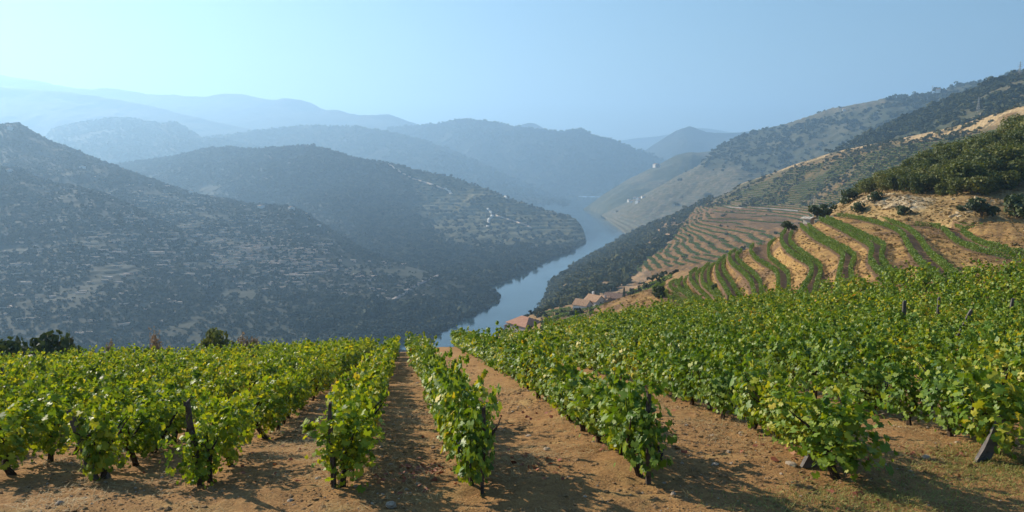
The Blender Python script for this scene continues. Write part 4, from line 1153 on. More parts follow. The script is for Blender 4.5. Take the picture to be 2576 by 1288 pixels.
# straw and dead grass: thin bent blades
def blades(pos, length, width, r, lie=.85):
    n = len(pos); a = r.random(n) * 6.283
    d = np.stack([np.cos(a), np.sin(a), np.abs(r.normal(0, 1 - lie, n)) + .05], 1); d /= np.linalg.norm(d, axis=1)[:, None]
    sd = np.cross(d, [0, 0, 1.]); sd /= np.linalg.norm(sd, axis=1)[:, None] + 1e-9
    L = (length * np.exp(r.normal(0, .4, n)))[:, None]; w = width
    b = pos + [0, 0, .012]; mid = b + d * L * .5 + [0, 0, .01]; tip = b + d * L + np.stack([0 * a, 0 * a, -.2 * L[:, 0]], 1) * (1 - lie)
    v = np.stack([b - sd * w, b + sd * w, mid + sd * w, mid - sd * w, tip], 1)
    tris = np.array([[0, 1, 2], [0, 2, 3], [3, 2, 4]])
    f = tris[None] + (np.arange(n) * 5)[:, None, None]
    return v.reshape(-1, 3), f.reshape(-1, 3)
rr = np.random.default_rng(5)
p = scat_near(60000, -9, 11, 8.8, 24); p = p[fbm(p[:, 0] / 1.1, p[:, 1] / 1.1, 61) > .08]
v, f = blades(p, .11, .0035, rr); tag(link('straw', mesh_np('straw', v, f, M_straw)), 'dry straw lying on the brown soil', 'straw', kind='stuff')
tuft = []
for (px, py, rad, n) in [(2110, 1262, .7, 1500), (2250, 1275, .6, 900), (2500, 1170, .8, 2400), (2560, 1195, .9, 2400), (2440, 1140, .4, 600), (1950, 1275, .5, 300), (2400, 1250, .8, 900)]:
    c = on_ground(px, py); q = np.stack([c[0] + rr.normal(0, rad, n), c[1] + rr.normal(0, rad * .6, n)], 1)
    tuft.append(np.stack([q[:, 0], q[:, 1], near_z(q[:, 0], q[:, 1]) + fine(q[:, 0], q[:, 1])], 1))
v, f = blades(np.vstack(tuft), .07, .004, rr, .45); tag(link('grass', mesh_np('grass', v, f, M_grass)), 'sparse yellow-green grass at the lower right', 'grass', kind='stuff')
lit = []
for (px, py, rad, n) in [(1045, 1180, .28, 70), (1060, 1195, .4, 60), (1330, 1165, .4, 30), (1560, 1120, .5, 30), (2000, 1140, .4, 24), (2440, 1165, .4, 26), (2350, 1160, .5, 26), (1350, 1050, .5, 26), (2130, 1262, .4, 14), (700, 1150, 1.2, 30), (1700, 1060, 1.2, 30)]:
    c = on_ground(px, py); q = np.stack([c[0] + rr.normal(0, rad, n), c[1] + rr.normal(0, rad, n)], 1)
    lit.append(np.stack([q[:, 0], q[:, 1], near_z(q[:, 0], q[:, 1]) + fine(q[:, 0], q[:, 1]) + .02], 1))
q = np.vstack(lit); nn = rr.normal(0, .45, q.shape); nn[:, 2] += 1
v, f = place_leaves(q, nn, .07 * np.exp(rr.normal(0, .3, len(q))), *leaf_template(False), rr)
tag(link('fallen_leaves', mesh_np('fallen_leaves', v, f, M_redleaf)), 'reddish fallen vine leaves on the soil', 'fallen leaves', kind='stuff')
STONES = [(984, 1274, .085, 'round pale stone in the shade between the two front rows at the bottom'), (1250, 1019, .12, 'pale flat stone beside the first row right of the path'), (1376, 1132, .07, 'pale stone right of the shadow of the first right-hand row'),
          (1330, 1098, .06, 'small pale stone near the middle of the right-hand lane'), (1990, 1172, .09, 'tan stone lying left of the leaning slate slab'), (1800, 1170, .06, 'small stone in the middle of the lane between second and third right rows'),
          (1425, 1031, .06, 'orange-brown stone under the second right-hand row'), (2330, 1155, .08, 'pale stone in the lane near the right edge'), (150, 1268, .06, 'small stone in the lower left corner'), (400, 1135, .05, 'white stone between the rows at left'),
          (1090, 1128, .05, 'small white stone on the bare path beside the first right-hand row')]
for i, (px, py, rad, lab) in enumerate(STONES):
    c = on_ground(px, py); me = pebble(80 + i, M_stone, 2); me.name = 'stone'
    o = link('stone', me, None, None, (c[0], c[1], gz(c[0], c[1]) + rad * .22)); o.scale = (rad, rad, rad); o.rotation_euler.z = i * 1.3
    tag(o, lab, 'stone', 'loose stones on the vineyard soil')
# rock outcrop at the right edge
def boulder(seed, s):
    r = random.Random(seed); bm = bmesh.new(); bmesh.ops.create_icosphere(bm, subdivisions=4, radius=1)
    pl = [(Vector((r.uniform(-1, 1), r.uniform(-1, 1), r.uniform(-.4, 1))).normalized(), r.uniform(.55, .85)) for _ in range(9)]
    co = np.array([v.co for v in bm.verts])
    nz = fbm(co[:, 0] * 2 + 5, co[:, 1] * 2 + co[:, 2] * 1.7, seed, 5)
    for v, n in zip(bm.verts, nz):
        d = v.co.copy(); k = 1.0
        for nrm, h in pl:
            t = d.dot(nrm)
            if t > h: k = min(k, h / t)
        v.co = Vector((d.x * s[0], d.y * s[1], d.z * s[2])) * (k + .12 * n)
    return bm_mesh('rock', bm, M_rock)
for i, (px, py, dd, s, lab) in enumerate([(2545, 800, 20, (.75, .5, .42), 'cracked brown rock outcrop at the right edge above the vines'), (2572, 765, 23, (.9, .6, .6), 'grassy-topped rock hump behind the outcrop at the right edge')]):
    c = P(px, py, dd); o = link('rock', boulder(60 + i, s), None, None, (c[0], c[1], gz(c[0], c[1]) + s[2] * .4)); tag(o, lab, 'rock', 'rock outcrop at the right edge')

M_straw2 = scrub_mat('dry_bank_grass', [(0.2, (0.17, 0.105, 0.042)), (0.5, (0.33, 0.215, 0.08)), (0.8, (0.50, 0.36, 0.15))])
M_palerock = plain_mat('pale_cut_rock', [(0.3, (0.26, 0.18, 0.095)), (0.7, (0.50, 0.39, 0.24))], 1.5, 0.9, 0.6, 0.05)
# ------------------------------------------------------------------ bushes and trees
def crown_tree_mesh(name, seed, n, size, mat, lobes=9, rx=1.0, rz=.8, zc=1.1, hollow=.55):
    """leaf clumps through the volume of several uneven lobes."""
    r = np.random.default_rng(seed)
    L = []
    for k in range(lobes):
        a = r.random() * 6.283; rad = r.random() ** .6 * .62 * rx
        L.append((math.cos(a) * rad, math.sin(a) * rad, zc + r.uniform(-.45, .55) * rz, r.uniform(.34, .62)))
    c = []; 
    k = r.choice(lobes, n); L = np.array(L)
    d = r.normal(0, 1, (n, 3)); d /= np.linalg.norm(d, axis=1)[:, None]
    rad = (hollow + (1 - hollow) * r.random(n))[:, None]
    c = L[k, :3] + d * rad * L[k, 3:4] * np.array([rx, rx, rz])
    s = size * np.exp(r.normal(0, .3, n))
    nrm = d + r.normal(0, .6, (n, 3)); nrm /= np.linalg.norm(nrm, axis=1)[:, None]
    t = np.cross(nrm, r.normal(0, 1, (n, 3))); t /= np.linalg.norm(t, axis=1)[:, None]; b = np.cross(nrm, t); s = s[:, None]
    v = np.stack([c - t * s * .5, c + b * s * .42, c + t * s * .5 - nrm * s * .15, c - b * s * .42], 1)
    return mesh_np(name, v.reshape(-1, 3), np.arange(n * 4).reshape(n, 4), mat)
def tree_trunk_mesh(seed):
    r = random.Random(seed); bm = bmesh.new()
    tube(bm, [(0, 0, -.1), (r.uniform(-.03, .03), 0, .25), (r.uniform(-.06, .06), r.uniform(-.06, .06), .6), (r.uniform(-.1, .1), 0, .95)], [.085, .06, .048, .03], 7)
    for k in range(5):
        a = r.uniform(0, 6.28)
        tube(bm, [(0, 0, .45 + .08 * k), (math.cos(a) * .25, math.sin(a) * .25, .75 + .08 * k), (math.cos(a) * .5, math.sin(a) * .5, 1.0 + .1 * k)], [.034, .022, .008], 5)
    return bm_mesh('trunk', bm, M_trunk)
OAKC = [crown_tree_mesh('crown', 500 + i, 2200, .14, M_tree, 13, zc=.95, rz=1.1) for i in range(6)]
OAKT = [tree_trunk_mesh(520 + i) for i in range(3)]
bvhJ = BVHTree.FromPolygons([tuple(p) for p in G_J.reshape(-1, 3)], [tuple(q) for q in np.stack([np.arange(G_J.shape[0] * G_J.shape[1]).reshape(G_J.shape[:2])[a, b] for a, b in ((slice(None, -1), slice(None, -1)), (slice(1, None), slice(None, -1)), (slice(1, None), slice(1, None)), (slice(None, -1), slice(1, None)))], -1).reshape(-1, 4).tolist()])
def bvh(G):
    i = np.arange(G.shape[0] * G.shape[1]).reshape(G.shape[:2])
    f = np.stack([i[:-1, :-1], i[1:, :-1], i[1:, 1:], i[:-1, 1:]], -1).reshape(-1, 4).tolist()
    return BVHTree.FromPolygons([tuple(p) for p in G.reshape(-1, 3).tolist()], f)
def drop_on(tree, x, y):
    h = tree.ray_cast(Vector((x, y, 900)), Vector((0, 0, -1)))
    return h[0]
def see_on(tree, px, py):
    r = Vector(pxdir(px, py).tolist())
    h = tree.ray_cast(Vector((0, 0, 0)), r.normalized())
    return h[0]
LOWER = [(2137, 505), (2207, 488), (2270, 492), (2350, 496), (2430, 500), (2500, 492), (2600, 480)]
trees = []
tries = 0
rt = random.Random(99)
while len(trees) < 225 and tries < 16000:
    tries += 1
    px = rt.uniform(2130, 3050)
    y1 = np.interp(px, [a for a, b in LOWER], [b for a, b in LOWER]) - 6
    hp = see_on(bvhJ, px, rt.uniform(y1 - 140, y1))
    if hp is None or hp.y > 280: continue
    if any((hp - t[0]).length < 3.6 for t in trees): continue
    qx, qy = to_px(np.array(hp))
    # keep the wood's own outline: small on the left, taller to the right
    h = float(np.interp(px, [2130, 2200, 2280, 2400, 2680], [2.6, 3.3, 4.3, 5.0, 5.6])) * rt.uniform(.6, 1.35)
    trees.append((hp, h, px))
trees.sort(key=lambda t: t[0].y)
def tree(hp, h, crown, trunk, label, name='oak_tree', group='oak trees of the wood above the rocky cutting', cat='tree', s=None):
    o = empty(name, (hp.x, hp.y, hp.z - .1), rt.uniform(0, 6.28)); k = h / 1.95
    o.scale = (k * rt.uniform(.9, 1.2), k * rt.uniform(.9, 1.2), k)
    link('crown', crown, None, o); link('trunk', trunk, None, o)
    tag(o, label, cat, group); return o
rank = {}
ys_ = sorted(t[0].y for t in trees)
RANKS = ['front', 'second', 'third', 'fourth', 'back']
for t in sorted(trees, key=lambda t: t[2]):
    hp, h, px = t
    b = RANKS[min(4, int(5 * sum(y < hp.y for y in ys_) / len(ys_)))]
    rank[b] = rank.get(b, 0) + 1
    tree(hp, h, rt.choice(OAKC), rt.choice(OAKT), f'bushy {"low" if h < 4.3 else "tall"} oak, {ORD[rank[b]]} from the left in the {b} rank of the wood')
# lone bushes on the cutting and the terraces
BUSHC = [crown_tree_mesh('crown', 560 + i, 700, .2, M_darkbush, 7, zc=.62, rz=.75) for i in range(3)]
DRYC = [crown_tree_mesh('crown', 580 + i, 900, .12, M_drybush, 9, zc=.65, rz=.8, hollow=.2) for i in range(2)]
OLC = crown_tree_mesh('crown', 590, 1400, .15, leaf_mat('pale_olive_leaves', [(0.1, (0.06, 0.085, 0.022)), (0.6, (0.13, 0.15, 0.04)), (1.0, (0.22, 0.22, 0.08))], 0.3), 9, zc=.8, rz=.62)
def bush_stem(seed):
    r = random.Random(seed); bm = bmesh.new()
    for k in range(5):
        a = r.uniform(0, 6.28)
        tube(bm, [(0, 0, -.1), (math.cos(a) * .15, math.sin(a) * .15, .3), (math.cos(a) * .4, math.sin(a) * .4, .8)], [.05, .03, .01], 5)
    return bm_mesh('stem', bm, M_trunk)
STEM = [bush_stem(600 + i) for i in range(2)]
def bush(p, h, crown, label, cat='bush', name='bush', group=None, wide=1.0, stem=None):
    o = empty(name, p, rt.uniform(0, 6.28)); k = h / 1.35
    o.scale = (k * wide, k * wide, k)
    link('crown', crown, None, o); link('stem', stem or rt.choice(STEM), None, o)
    tag(o, label, cat, group); return o
for px, py, h, lab in [(2157, 535, 2.6, 'dark round bush on the dry bank left of the pale rocks'), (2200, 508, 2.6, 'dark bush above the pale rocks at the foot of the wood'), (2470, 545, 4.0, 'large round bush standing on the bank at right'),
                       (2560, 548, 4.6, 'large round bush at the right edge above the terraces'), (2275, 540, 1.9, 'low bush on the dry bank below the pale rocks'), (2418, 530, 1.3, 'small low bush left of the large round bush'), (2141, 512, 3.8, 'dark bush at the left tip of the wood'), (2262, 528, 1.1, 'tiny shrub among the pale rocks')]:
    hp = see_on(bvhJ, px, py)
    if hp is not None: bush(hp - Vector((0, 0, .1)), h, rt.choice(BUSHC), lab, group='bushes on the rocky cutting')
bvhT = bvh(G_T)
for px, py, h, lab in [(1656, 744, 2.4, 'dark round bush on the golden bank at the low end of the terraces'), (1803, 733, 1.8, 'green bush on the lowest curving terrace path'), (2072, 545, 3.6, 'green shrub beside the pole at the top of the terraces'), (2055, 545, 3.2, 'dark shrub left of the pole'), (1985, 580, 2.8, 'dark shrub at the far end of the sixth terrace')]:
    hp = see_on(bvhT, px, py) 
    if hp is None: hp = Vector(P(px, py, 176))
    bush(hp - Vector((0, 0, .15)), h, rt.choice(BUSHC), lab, group='shrubs on the terraces')
# bushes beyond the left edge of the field: (px, top row, bottom row, distance)
for px, yt, dd, kind, wpx, lab in [(20, 850, 50, 0, 130, 'broad dark bush at the left edge beyond the vines'), (112, 836, 52, 0, 150, 'tall dark bush beyond the vines at left'), (172, 858, 49, 0, 60, 'lower dark bush right of the tall one at left'), (541, 824, 56, 1, 96, 'rounded olive-green tree beyond the left vines'),
                                 (384, 828, 55, 2, 62, 'dry reddish bush beyond the left vines'), (627, 834, 58, 2, 62, 'dry brownish bush right of the rounded tree'), (855, 850, 66, 2, 30, 'small dry bush near the end of the left rows'), (272, 850, 52, 2, 26, 'thin dry shrub between the dark bushes and the reddish bush')]:
    top = P(px, yt, dd); z0 = gz(top[0], top[1]); h = max(1.0, top[2] - z0)
    wd = wpx * dd / FOC
    bush(Vector((top[0], top[1], z0 - .1)), h, [rt.choice(BUSHC), OLC, rt.choice(DRYC)][kind], lab, 'tree' if kind == 1 else 'bush', ['dark_bush', 'olive_tree', 'dry_bush'][kind], 'bushes beyond the left end of the vine field', wd / 2.0 / (h / 1.35))
# dry grass tufts on the banks and pale rock pieces in the cutting
DRYT = proto_collection('dry_tuft', [clump_mesh('dry_tuft', 640 + i, M_straw2, 60, .5) for i in range(4)])
bankw = (isbank[:, :-1] * np.ones((G_T.shape[0] - 1, 1)))
p1, _, _ = sample_grid(G_T, 12000, bankw)
p2, _, _ = sample_grid(G_J, 6000, vmask(v_J, 1.7, 3))
p = np.vstack([p1, p2]); m = len(p); s = .12 * np.exp(RNG.normal(0, .4, m)); s[12000:] *= 1.25
keep = fbm(p[:, 0] / 4, p[:, 1] / 4, 81, 3) > -.12; p = p[keep]; s = s[keep]; m = len(p)
p[:, 2] -= .1 * s
instancer('dry_grass', p, np.stack([0 * s, 0 * s, RNG.uniform(0, 6, m)], 1), np.stack([s * 1.2, s * 1.2, s * .8], 1), RNG.integers(0, 4, m), DRYT, 'dry golden grass tufts on the terrace banks', 'dry grass')
ROCKS = proto_collection('cut_rock', [pebble(660 + i, M_palerock, 2) for i in range(4)])
p, ii, jj = sample_grid(G_J, 1000, vmask(v_J, 1.96, 2.5)); px_, py_ = to_px(p)
keep = (px_ > 2165) & (px_ < 2470) & (fbm(p[:, 0] / 7, p[:, 1] / 7, 83, 3) > -.08); p = p[keep]; m = len(p); s = .28 * np.exp(RNG.normal(0, .45, m))
instancer('loose_rocks', p, RNG.uniform(-.4, .4, (m, 3)) + np.stack([0 * s, 0 * s, RNG.uniform(0, 6, m)], 1), np.stack([s * 1.5, s, s * 1.1], 1), RNG.integers(0, 4, m), ROCKS, 'pale broken rock of the cutting', 'rocks')

# ------------------------------------------------------------------ farm houses on the lower slope
def poly_mesh(name, verts, faces, mat):
    bm = bmesh.new(); vs = [bm.verts.new(v) for v in verts]
    for f in faces: bm.faces.new([vs[i] for i in f])
    return bm_mesh(name, bm, mat)
def box_mesh(name, x0, x1, y0, y1, z0, z1, mat):
    v = [(x0, y0, z0), (x1, y0, z0), (x1, y1, z0), (x0, y1, z0), (x0, y0, z1), (x1, y0, z1), (x1, y1, z1), (x0, y1, z1)]
    return poly_mesh(name, v, [(0, 3, 2, 1), (4, 5, 6, 7), (0, 1, 5, 4), (1, 2, 6, 5), (2, 3, 7, 6), (3, 0, 4, 7)], mat)
def wall_gable(w, l, h, rise, mat, foot=-4):
    v = []
    for y in (-l / 2, l / 2): v += [(-w / 2, y, foot), (w / 2, y, foot), (w / 2, y, h), (0, y, h + rise), (-w / 2, y, h)]
    return poly_mesh('wall', v, [(0, 1, 2, 3, 4), (9, 8, 7, 6, 5), (0, 4, 9, 5), (1, 6, 7, 2), (4, 3, 8, 9), (2, 7, 8, 3), (0, 5, 6, 1)], mat)
def roof_gable(w, l, h, rise, mat, over=.45, th=.22):
    """two thick slopes with ribs of tiles running down them."""
    bm = bmesh.new(); W = w / 2 + over; Ls = l / 2 + over; drop = rise * over / (w / 2)
    n = max(6, int(2 * Ls / .55))
    for sgn in (-1, 1):
        for k in range(n):
            y0 = -Ls + 2 * Ls * k / n; y1 = -Ls + 2 * Ls * (k + 1) / n; zz = .0 if k % 2 else .07
            a = [(0, y0, h + rise + th + zz), (sgn * W, y0, h - drop + th + zz), (sgn * W, y1, h - drop + th + zz), (0, y1, h + rise + th + zz)]
            b = [(x, y, z - th - zz + .02) for x, y, z in a]
            vs = [bm.verts.new(q) for q in a + b]
            for f in ((0, 1, 2, 3), (7, 6, 5, 4), (0, 4, 5, 1), (1, 5, 6, 2), (2, 6, 7, 3), (3, 7, 4, 0)): bm.faces.new([vs[i] for i in f])
    return bm_mesh('roof', bm, mat)
def roof_hip(w, l, h, rise, mat, over=.45, th=.2):
    W, L_ = w / 2 + over, l / 2 + over; r = max(.5, l / 2 - w / 2 * .8)
    v = [(-W, -L_, h), (W, -L_, h), (W, L_, h), (-W, L_, h), (0, -r, h + rise), (0, r, h + rise)]
    v += [(x, y, z - th) for x, y, z in v[:4]]
    return poly_mesh('roof', v, [(0, 1, 4), (1, 2, 5, 4), (2, 3, 5), (3, 0, 4, 5), (6, 7, 1, 0), (7, 8, 2, 1), (8, 9, 3, 2), (9, 6, 0, 3), (9, 8, 7, 6)], mat)
bvhS = bvh(G_S)
def at_S(px, py):
    hp = see_on(bvhS, px, py)
    return hp
def window_on(parent, x, y, z, w, h, out):
    """dark pane in a frame, proud of the wall; out is the wall's outward y sign."""
    f = link('window', box_mesh('window', x - w / 2 - .12, x + w / 2 + .12, min(y, y + out * .08), max(y, y + out * .08), z - .1, z + h + .12, M_concrete), None, parent)
    link('pane', box_mesh('pane', x - w / 2, x + w / 2, min(y + out * .03, y + out * .11), max(y + out * .03, y + out * .11), z, z + h, M_glass), None, f)
def house(name, p, rz, w, l, h, rise, wm, rm, label, group='farm buildings above the river', windows=(), chimney=None, door=None, hip=False, foot=-4):
    o = empty(name, p, rz)
    link('wall', box_mesh('wall', -w / 2, w / 2, -l / 2, l / 2, foot, h - .1, wm) if hip else wall_gable(w, l, h, rise, wm, foot), None, o)
    rf = link('roof', (roof_hip if hip else roof_gable)(w, l, h, rise, rm), None, o)
    for (x, z, ww, hh) in windows: window_on(o, x, -l / 2 - .005, z, ww, hh, -1)
    if chimney:
        cx, cy, ch = chimney
        link('chimney', box_mesh('chimney', cx - .45, cx + .45, cy - .45, cy + .45, h, ch, wm), None, rf)
    if door: link('door', box_mesh('door', door - .6, door + .6, -l / 2 - .07, -l / 2 - .005, -.2, 2.1, M_post), None, o)
    tag(o, label, 'building', group); return o
hp = at_S(1322, 827) or Vector(P(1322, 827, 300))
house('farm_house', hp + Vector((0, 3, -1.6)), math.radians(38), 9.0, 11.5, 3.2, 2.6, M_greywall, M_roofred, 'grey house with a bright orange tiled roof nearest the river', windows=[(-2.4, 1.0, 1, 1.2), (2.2, 1.0, 1, 1.2)], door=0, hip=True)
hp2 = at_S(1292, 828) or Vector(P(1292, 828, 310))
house('shed', hp2 + Vector((-1, 3, 0)), math.radians(-20), 5, 8, 1.8, .9, M_greywall, M_roofbrown, 'low grey shed left of the orange-roofed house')
hp = at_S(1466, 778) or Vector(P(1466, 778, 420))
house('farm_house', hp + Vector((0, 0, .2)), math.radians(52), 6.2, 7.8, 2.4, 2.4, M_white, M_rooftan, 'white farmhouse wing with a steep tan roof at the left end', windows=[(-1.6, .8, .9, 1.2), (1.6, .8, .9, 1.2)], door=0)
house('farm_house', hp + Vector((6.6, 4.6, 1.2)), math.radians(40), 7.0, 8.2, 2.8, 2.5, M_white, M_rooftan, 'taller tan-roofed farmhouse with a chimney in the middle of the group', windows=[(0, 1, .9, 1.2)], chimney=(1.2, 2.4, 6.8))
house('farm_house', hp + Vector((12.0, 6.2, 1.2)), math.radians(35), 5.8, 6.8, 2.4, 1.9, M_greywall, M_rooftan, 'greyish farmhouse wing joining the long barn', chimney=(-1.3, -1.6, 5.4))
house('barn', hp + Vector((18.0, 9.2, 2.4)), math.radians(62), 6.6, 11, 2.2, 2.0, M_greywall, M_roofbrown, 'long barn with a brown roof beside the cypress')
hc = hp + Vector((21.5, 4.5, 1.4))
ro = np.random.default_rng(3); n = 900; tt = ro.random(n)
rad = .62 * (1 - tt) ** .7 * np.minimum(1, tt * 9) ** .5; aa = ro.random(n) * 6.283
v, f = quads(np.stack([np.cos(aa) * rad, np.sin(aa) * rad, .3 + tt * 4.6], 1) * np.array([1.6, 1.6, 1.9]), np.full(n, .5), ro)
o = empty('cypress_tree', hc); link('crown', mesh_np('crown', v, f, M_darkbush), None, o)
bm = bmesh.new(); tube(bm, [(0, 0, -1), (0, 0, 1.2), (0, 0, 7)], [.2, .16, .04]); link('trunk', bm_mesh('trunk', bm, M_trunk), None, o)
tag(o, 'slender dark cypress standing beside the brown barn', 'tree')
# vine rows and scrub on the house slope
def draped(tree, line, step=1.0):
    out = []
    for (a, b), (c, d) in zip(line, line[1:]):
        for t in np.linspace(0, 1, 24, endpoint=False):
            hp = see_on(tree, a + (c - a) * t, b + (d - b) * t)
            if hp is not None: out.append(tuple(hp))
    return np.array(out)
for i, (ln, lab) in enumerate([
        ([(1365, 822), (1400, 803), (1440, 790), (1480, 782), (1530, 770), (1575, 756), (1612, 742), (1660, 722)], 'longest dark green vine row just below the farmhouses'),
        ([(1395, 828), (1450, 802), (1500, 792), (1550, 778), (1600, 760), (1640, 742)], 'second vine row below the farmhouses'),
        ([(1490, 815), (1530, 795), (1570, 778), (1610, 762)], 'vine row on the reddish slope below the barn'),
        ([(1540, 806), (1575, 786), (1612, 768), (1650, 752)], 'short vine row above the field edge below the barn'),
        ([(1575, 802), (1605, 784), (1640, 768)], 'shortest vine row at the low end of the terraces'),
        ([(1370, 790), (1400, 784), (1435, 777)], 'thin vine row on the bank left of the white farmhouse'),
        ([(1365, 800), (1400, 792), (1440, 782)], 'thin vine row between the orange roof and the white farmhouse'),
        ([(1580, 742), (1620, 728), (1660, 712), (1690, 700)], 'vine row rising from the cypress to the terraces')]):
    q = draped(bvhS, ln)
    if len(q) > 3:
        v, f = leaf_strip(q, 40, 1.3, .1, 1.5, .45, 1200 + i)
        tag(link('vine_row', mesh_np('vine_row', v, f, M_hedge)), lab, 'vine row', 'vine rows on the farmhouse slope')
scatter_scrub('slope_scrub', G_S, 500, 1.1, 'scrub on the farmhouse slope', SCRUB, vmask(v_S, 1.0, 3.0), 30, 71, .05)
# pole and small concrete hut at the top of the terraces
c = Vector(P(2046, 553, 182))
o = empty('utility_pole', c - Vector((0, 0, .3)))
bm = bmesh.new(); tube(bm, [(0, 0, -.3), (0, 0, 3), (0, 0, 6.2)], [.15, .12, .09], 8); link('pole', bm_mesh('pole', bm, M_concrete), None, o)
link('crossarm', box_mesh('crossarm', -.5, .5, -.05, .05, 5.8, 5.9, M_steel), None, o)
tag(o, 'pale concrete utility pole at the top of the curving terraces', 'pole')
house('hut', c + Vector((-1.6, -1.0, -.3)), math.radians(35), 1.5, 2.0, .7, .2, M_concrete, M_concrete, 'small pale concrete hut at the foot of the utility pole', group=None, foot=-.6)

# ------------------------------------------------------------------ pylons, distant houses, paths and walls
def pylon(p, h, label):
    o = empty('pylon', p)
    bm = bmesh.new(); w = h * .10
    for sx in (-1, 1):
        for sy in (-1, 1):
            tube(bm, [(sx * w, sy * w, -2), (sx * w * .35, sy * w * .35, h * .62), (sx * .12, sy * .12, h)], [h * .006] * 3, 4)
    link('tower', bm_mesh('tower', bm, M_steel), None, o)
    bm = bmesh.new(); lv = [0, .15, .3, .45, .62, .8]
    for a, b in zip(lv, lv[1:]):
        wa = w * np.interp(a, [0, .62, 1], [1, .35, .05]); wb = w * np.interp(b, [0, .62, 1], [1, .35, .05])
        for sx, sy, tx, ty in ((-1, -1, 1, -1), (1, -1, 1, 1), (1, 1, -1, 1), (-1, 1, -1, -1)):
            tube(bm, [(sx * wa, sy * wa, a * h), (tx * wb, ty * wb, b * h)], [h * .004] * 2, 4)
            tube(bm, [(tx * wa, ty * wa, a * h), (sx * wb, sy * wb, b * h)], [h * .004] * 2, 4)
    link('bracing', bm_mesh('bracing', bm, M_steel), None, o)
    for k, z in enumerate((.68, .80, .92)):
        L = h * (.16 - .02 * k); bm = bmesh.new(); tube(bm, [(-L, 0, z * h), (0, 0, z * h + h * .02), (L, 0, z * h)], [h * .004, h * .007, h * .004], 4)
        link('crossarm', bm_mesh('crossarm', bm, M_steel), None, o)
    tag(o, label, 'pylon', 'electricity pylons on the right hills')
bvhG, bvhH, bvhE, bvhD, bvhI, bvhE2 = bvh(G_G), bvh(G_H), bvh(G_E), bvh(G_D), bvh(G_I), bvh(G_E2)
def base_on(tree_, px, py, d):
    hp = see_on(tree_, px, py)
    return hp if hp is not None else Vector(P(px, py, d))
pylon(base_on(bvhH, 2564, 196, 1250), 26, 'steel pylon on the skyline at the far right')
pylon(base_on(bvhG, 2345, 236, 2750), 30, 'thin distant pylon on the skyline beside a pale house')
pylon(base_on(bvhH, 2460, 282, 1150), 22, 'pale pylon standing on the dark scrubby slope')
def far_house(tree_, px, py, w, l, h, rz, label, d=2500, roof=None):
    p = base_on(tree_, px, py, d)
    o = empty('distant_house', p, rz)
    link('wall', wall_gable(w, l, h, h * .3, M_white), None, o); link('roof', roof_gable(w, l, h, h * .3, roof or M_rooftan, .3), None, o)
    tag(o, label, 'house', 'white houses far off on the hillsides')
for tr_, px, py, w, l, h, rz, lab in [
        (bvhE, 26, 327, 12, 12, 9, .4, 'white house high on the hazy slope at the far left'), (bvhE, 480, 487, 11, 10, 7, .3, 'tiny white house on the left ridge where it drops'), (bvhE, 657, 524, 16, 9, 6, 1.2, 'white house on the shoulder of the left hillside'),
        (bvhE, 733, 528, 12, 8, 6, .8, 'pale house on the skyline of the left shoulder'), (bvhE, 208, 424, 14, 8, 6, .6, 'white house among scrub on the left slope below the ridge'), (bvhE2, 24, 431, 12, 6, 4, 1.3, 'white house on the near left shoulder by the edge'),
        (bvhE, 802, 570, 12, 6, 4, 1.1, 'small white building where two left hills meet'), (bvhG, 2123, 279, 18, 10, 7, 1.2, 'white house beside the golden field on the high right hill'), (bvhG, 2360, 231, 20, 12, 8, .9, 'pale house on the right skyline near the thin pylon'), (bvhG, 1651, 419, 20, 14, 8, .5, 'white building on the spur across the river')]:
    far_house(tr_, px, py, w, l, h, rz, lab)
for i, (px, py) in enumerate([(1583, 506), (1596, 500), (1606, 502), (1618, 498), (1590, 509), (1604, 510)]):
    far_house(bvhG, px, py, 13, 11, 6, .4 + i, ['leftmost white house of the hamlet above the river bend', 'second white house from the left in the riverside hamlet', 'middle white house of the riverside hamlet', 'rightmost white house of the riverside hamlet', 'lower left white house of the riverside hamlet', 'lower right white house of the riverside hamlet'][i])
# road and paths draped on the slopes
def ribbon(name, tree_, line, width, mat, label, lift=2.5):
    q = draped(tree_, line)
    if len(q) < 4: return
    q = resample(q[::3], 120); d = np.gradient(q, axis=0); d[:, 2] = 0; d /= np.linalg.norm(d, axis=1)[:, None] + 1e-9
    sd = np.stack([d[:, 1], -d[:, 0], 0 * d[:, 0]], 1)
    ln = []
    for t in (-1, -.9, 0, .9, 1):
        r = q + sd * width / 2 * t; r[:, 2] += lift if abs(t) < .95 else -1.5
        ln.append(r)
    structure(link(name, grid_mesh(name, np.stack(ln, 1), mat)), label)
ribbon('road', bvhE, [(860, 822), (894, 805), (944, 778), (994, 752), (1044, 719), (1075, 704), (1106, 693), (1150, 690)], 8, M_road, 'grey road running along the foot of the left hillside', 1.0)
ribbon('path', bvhD, [(1120, 474), (1131, 482), (1136, 490)], 10, M_concrete, 'pale steep track at the top of the spur vineyard')
ribbon('path', bvhD, [(1228, 525), (1236, 535), (1240, 542), (1230, 552), (1226, 575)], 9, M_concrete, 'pale zigzag track down the spur vineyard')
ribbon('path', bvhD, [(1270, 492), (1276, 503)], 8, M_concrete, 'short pale track on the spur crest')
ribbon('path', bvhD, [(1240, 540), (1262, 547), (1290, 556), (1325, 567), (1340, 577)], 5, M_wall, 'pale path crossing the spur vineyard')
ribbon('path', bvhD, [(969, 406), (985, 418), (1010, 435), (1040, 450), (1080, 462), (1125, 478)], 7, M_wall, 'pale track along the upper edge of the spur vineyard')
ribbon('path', bvhI, [(1798, 519), (1860, 522), (1932, 524), (2020, 531)], 2.6, M_road, 'pale track above the red terraces', .5)
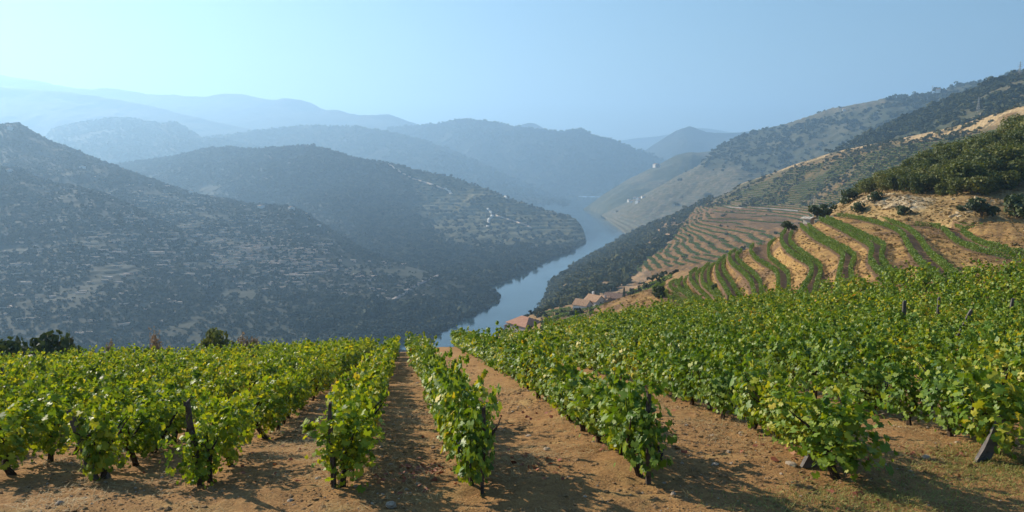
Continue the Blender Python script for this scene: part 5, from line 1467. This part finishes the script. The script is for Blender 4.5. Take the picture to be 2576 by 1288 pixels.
# dry-stone terrace walls on the left hillside: short level bits of wall
rw = np.random.default_rng(12); V = []; F = []; cnt = 0
cent = [(480, 590, 170, 45, 190), (560, 640, 150, 40, 150), (660, 630, 80, 36, 220), (720, 670, 70, 30, 190), (300, 610, 120, 40, 80), (200, 690, 180, 40, 90), (420, 520, 90, 22, 60), (430, 560, 120, 40, 60), (150, 760, 140, 40, 40), (300, 470, 120, 30, 30), (930, 720, 70, 30, 50)]
for cx, cy, sx, sy, n in cent:
    for _ in range(n):
        px, py = rw.normal(cx, sx), rw.normal(cy, sy)
        hp = see_on(bvhE2, px, py); h2 = see_on(bvhE, px, py)
        if hp is None or (h2 is not None and h2.length < hp.length): hp = h2
        if hp is None or hp.y > 2200: continue
        L = rw.exponential(3) + 1.2; hh = rw.uniform(1.3, 2.8); az = rw.normal(.12, .3)
        d = np.array([math.cos(az), math.sin(az), 0]); s_ = np.array([-d[1], d[0], 0]) * .8; p0 = np.array(hp)
        if rw.random() < .12: L *= 2.5
        a0, b0 = p0 - d * L, p0 + d * L
        zs = [-1.0, hh]
        vs = [a0 - s_, b0 - s_, b0 + s_, a0 + s_]
        V += [q + np.array([0, 0, zs[0]]) for q in vs] + [q + np.array([0, 0, zs[1] * rw.uniform(.7, 1)]) for q in vs]
        F += [[cnt + i for i in f] for f in ((0, 1, 5, 4), (1, 2, 6, 5), (2, 3, 7, 6), (3, 0, 4, 7), (4, 5, 6, 7))]; cnt += 8
tag(link('terrace_walls', mesh_np('terrace_walls', np.array(V), np.array(F), M_wall)), 'short pale dry-stone terrace walls scattered over the left hillside', 'stone walls', kind='stuff')

# ------------------------------------------------------------------ haze over the whole valley
top = 0
for o in SC.objects:
    if o.type == 'MESH' and o.parent is None and len(o.data.vertices):
        co = np.empty(len(o.data.vertices) * 3, np.float32); o.data.vertices.foreach_get('co', co)
        top = max(top, float(co[2::3].max()) + o.location.z)
top += 40
mh = bpy.data.materials.new('valley_haze'); mh.use_nodes = True
nt = mh.node_tree; nt.nodes.remove(nt.nodes['Principled BSDF'])
pv = nt.nodes.new('ShaderNodeVolumePrincipled')
pv.inputs['Color'].default_value = HAZE_COLOR
pv.inputs['Density'].default_value = HAZE_DENSITY
pv.inputs['Anisotropy'].default_value = HAZE_ANISO
nt.links.new(pv.outputs[0], nt.nodes['Material Output'].inputs['Volume'])
hz = link('haze', box_mesh('haze', -25000, 17000, -900, 16000, -207.5, top, mh))
tag(hz, 'pale blue haze filling the valley', 'haze', kind='stuff')
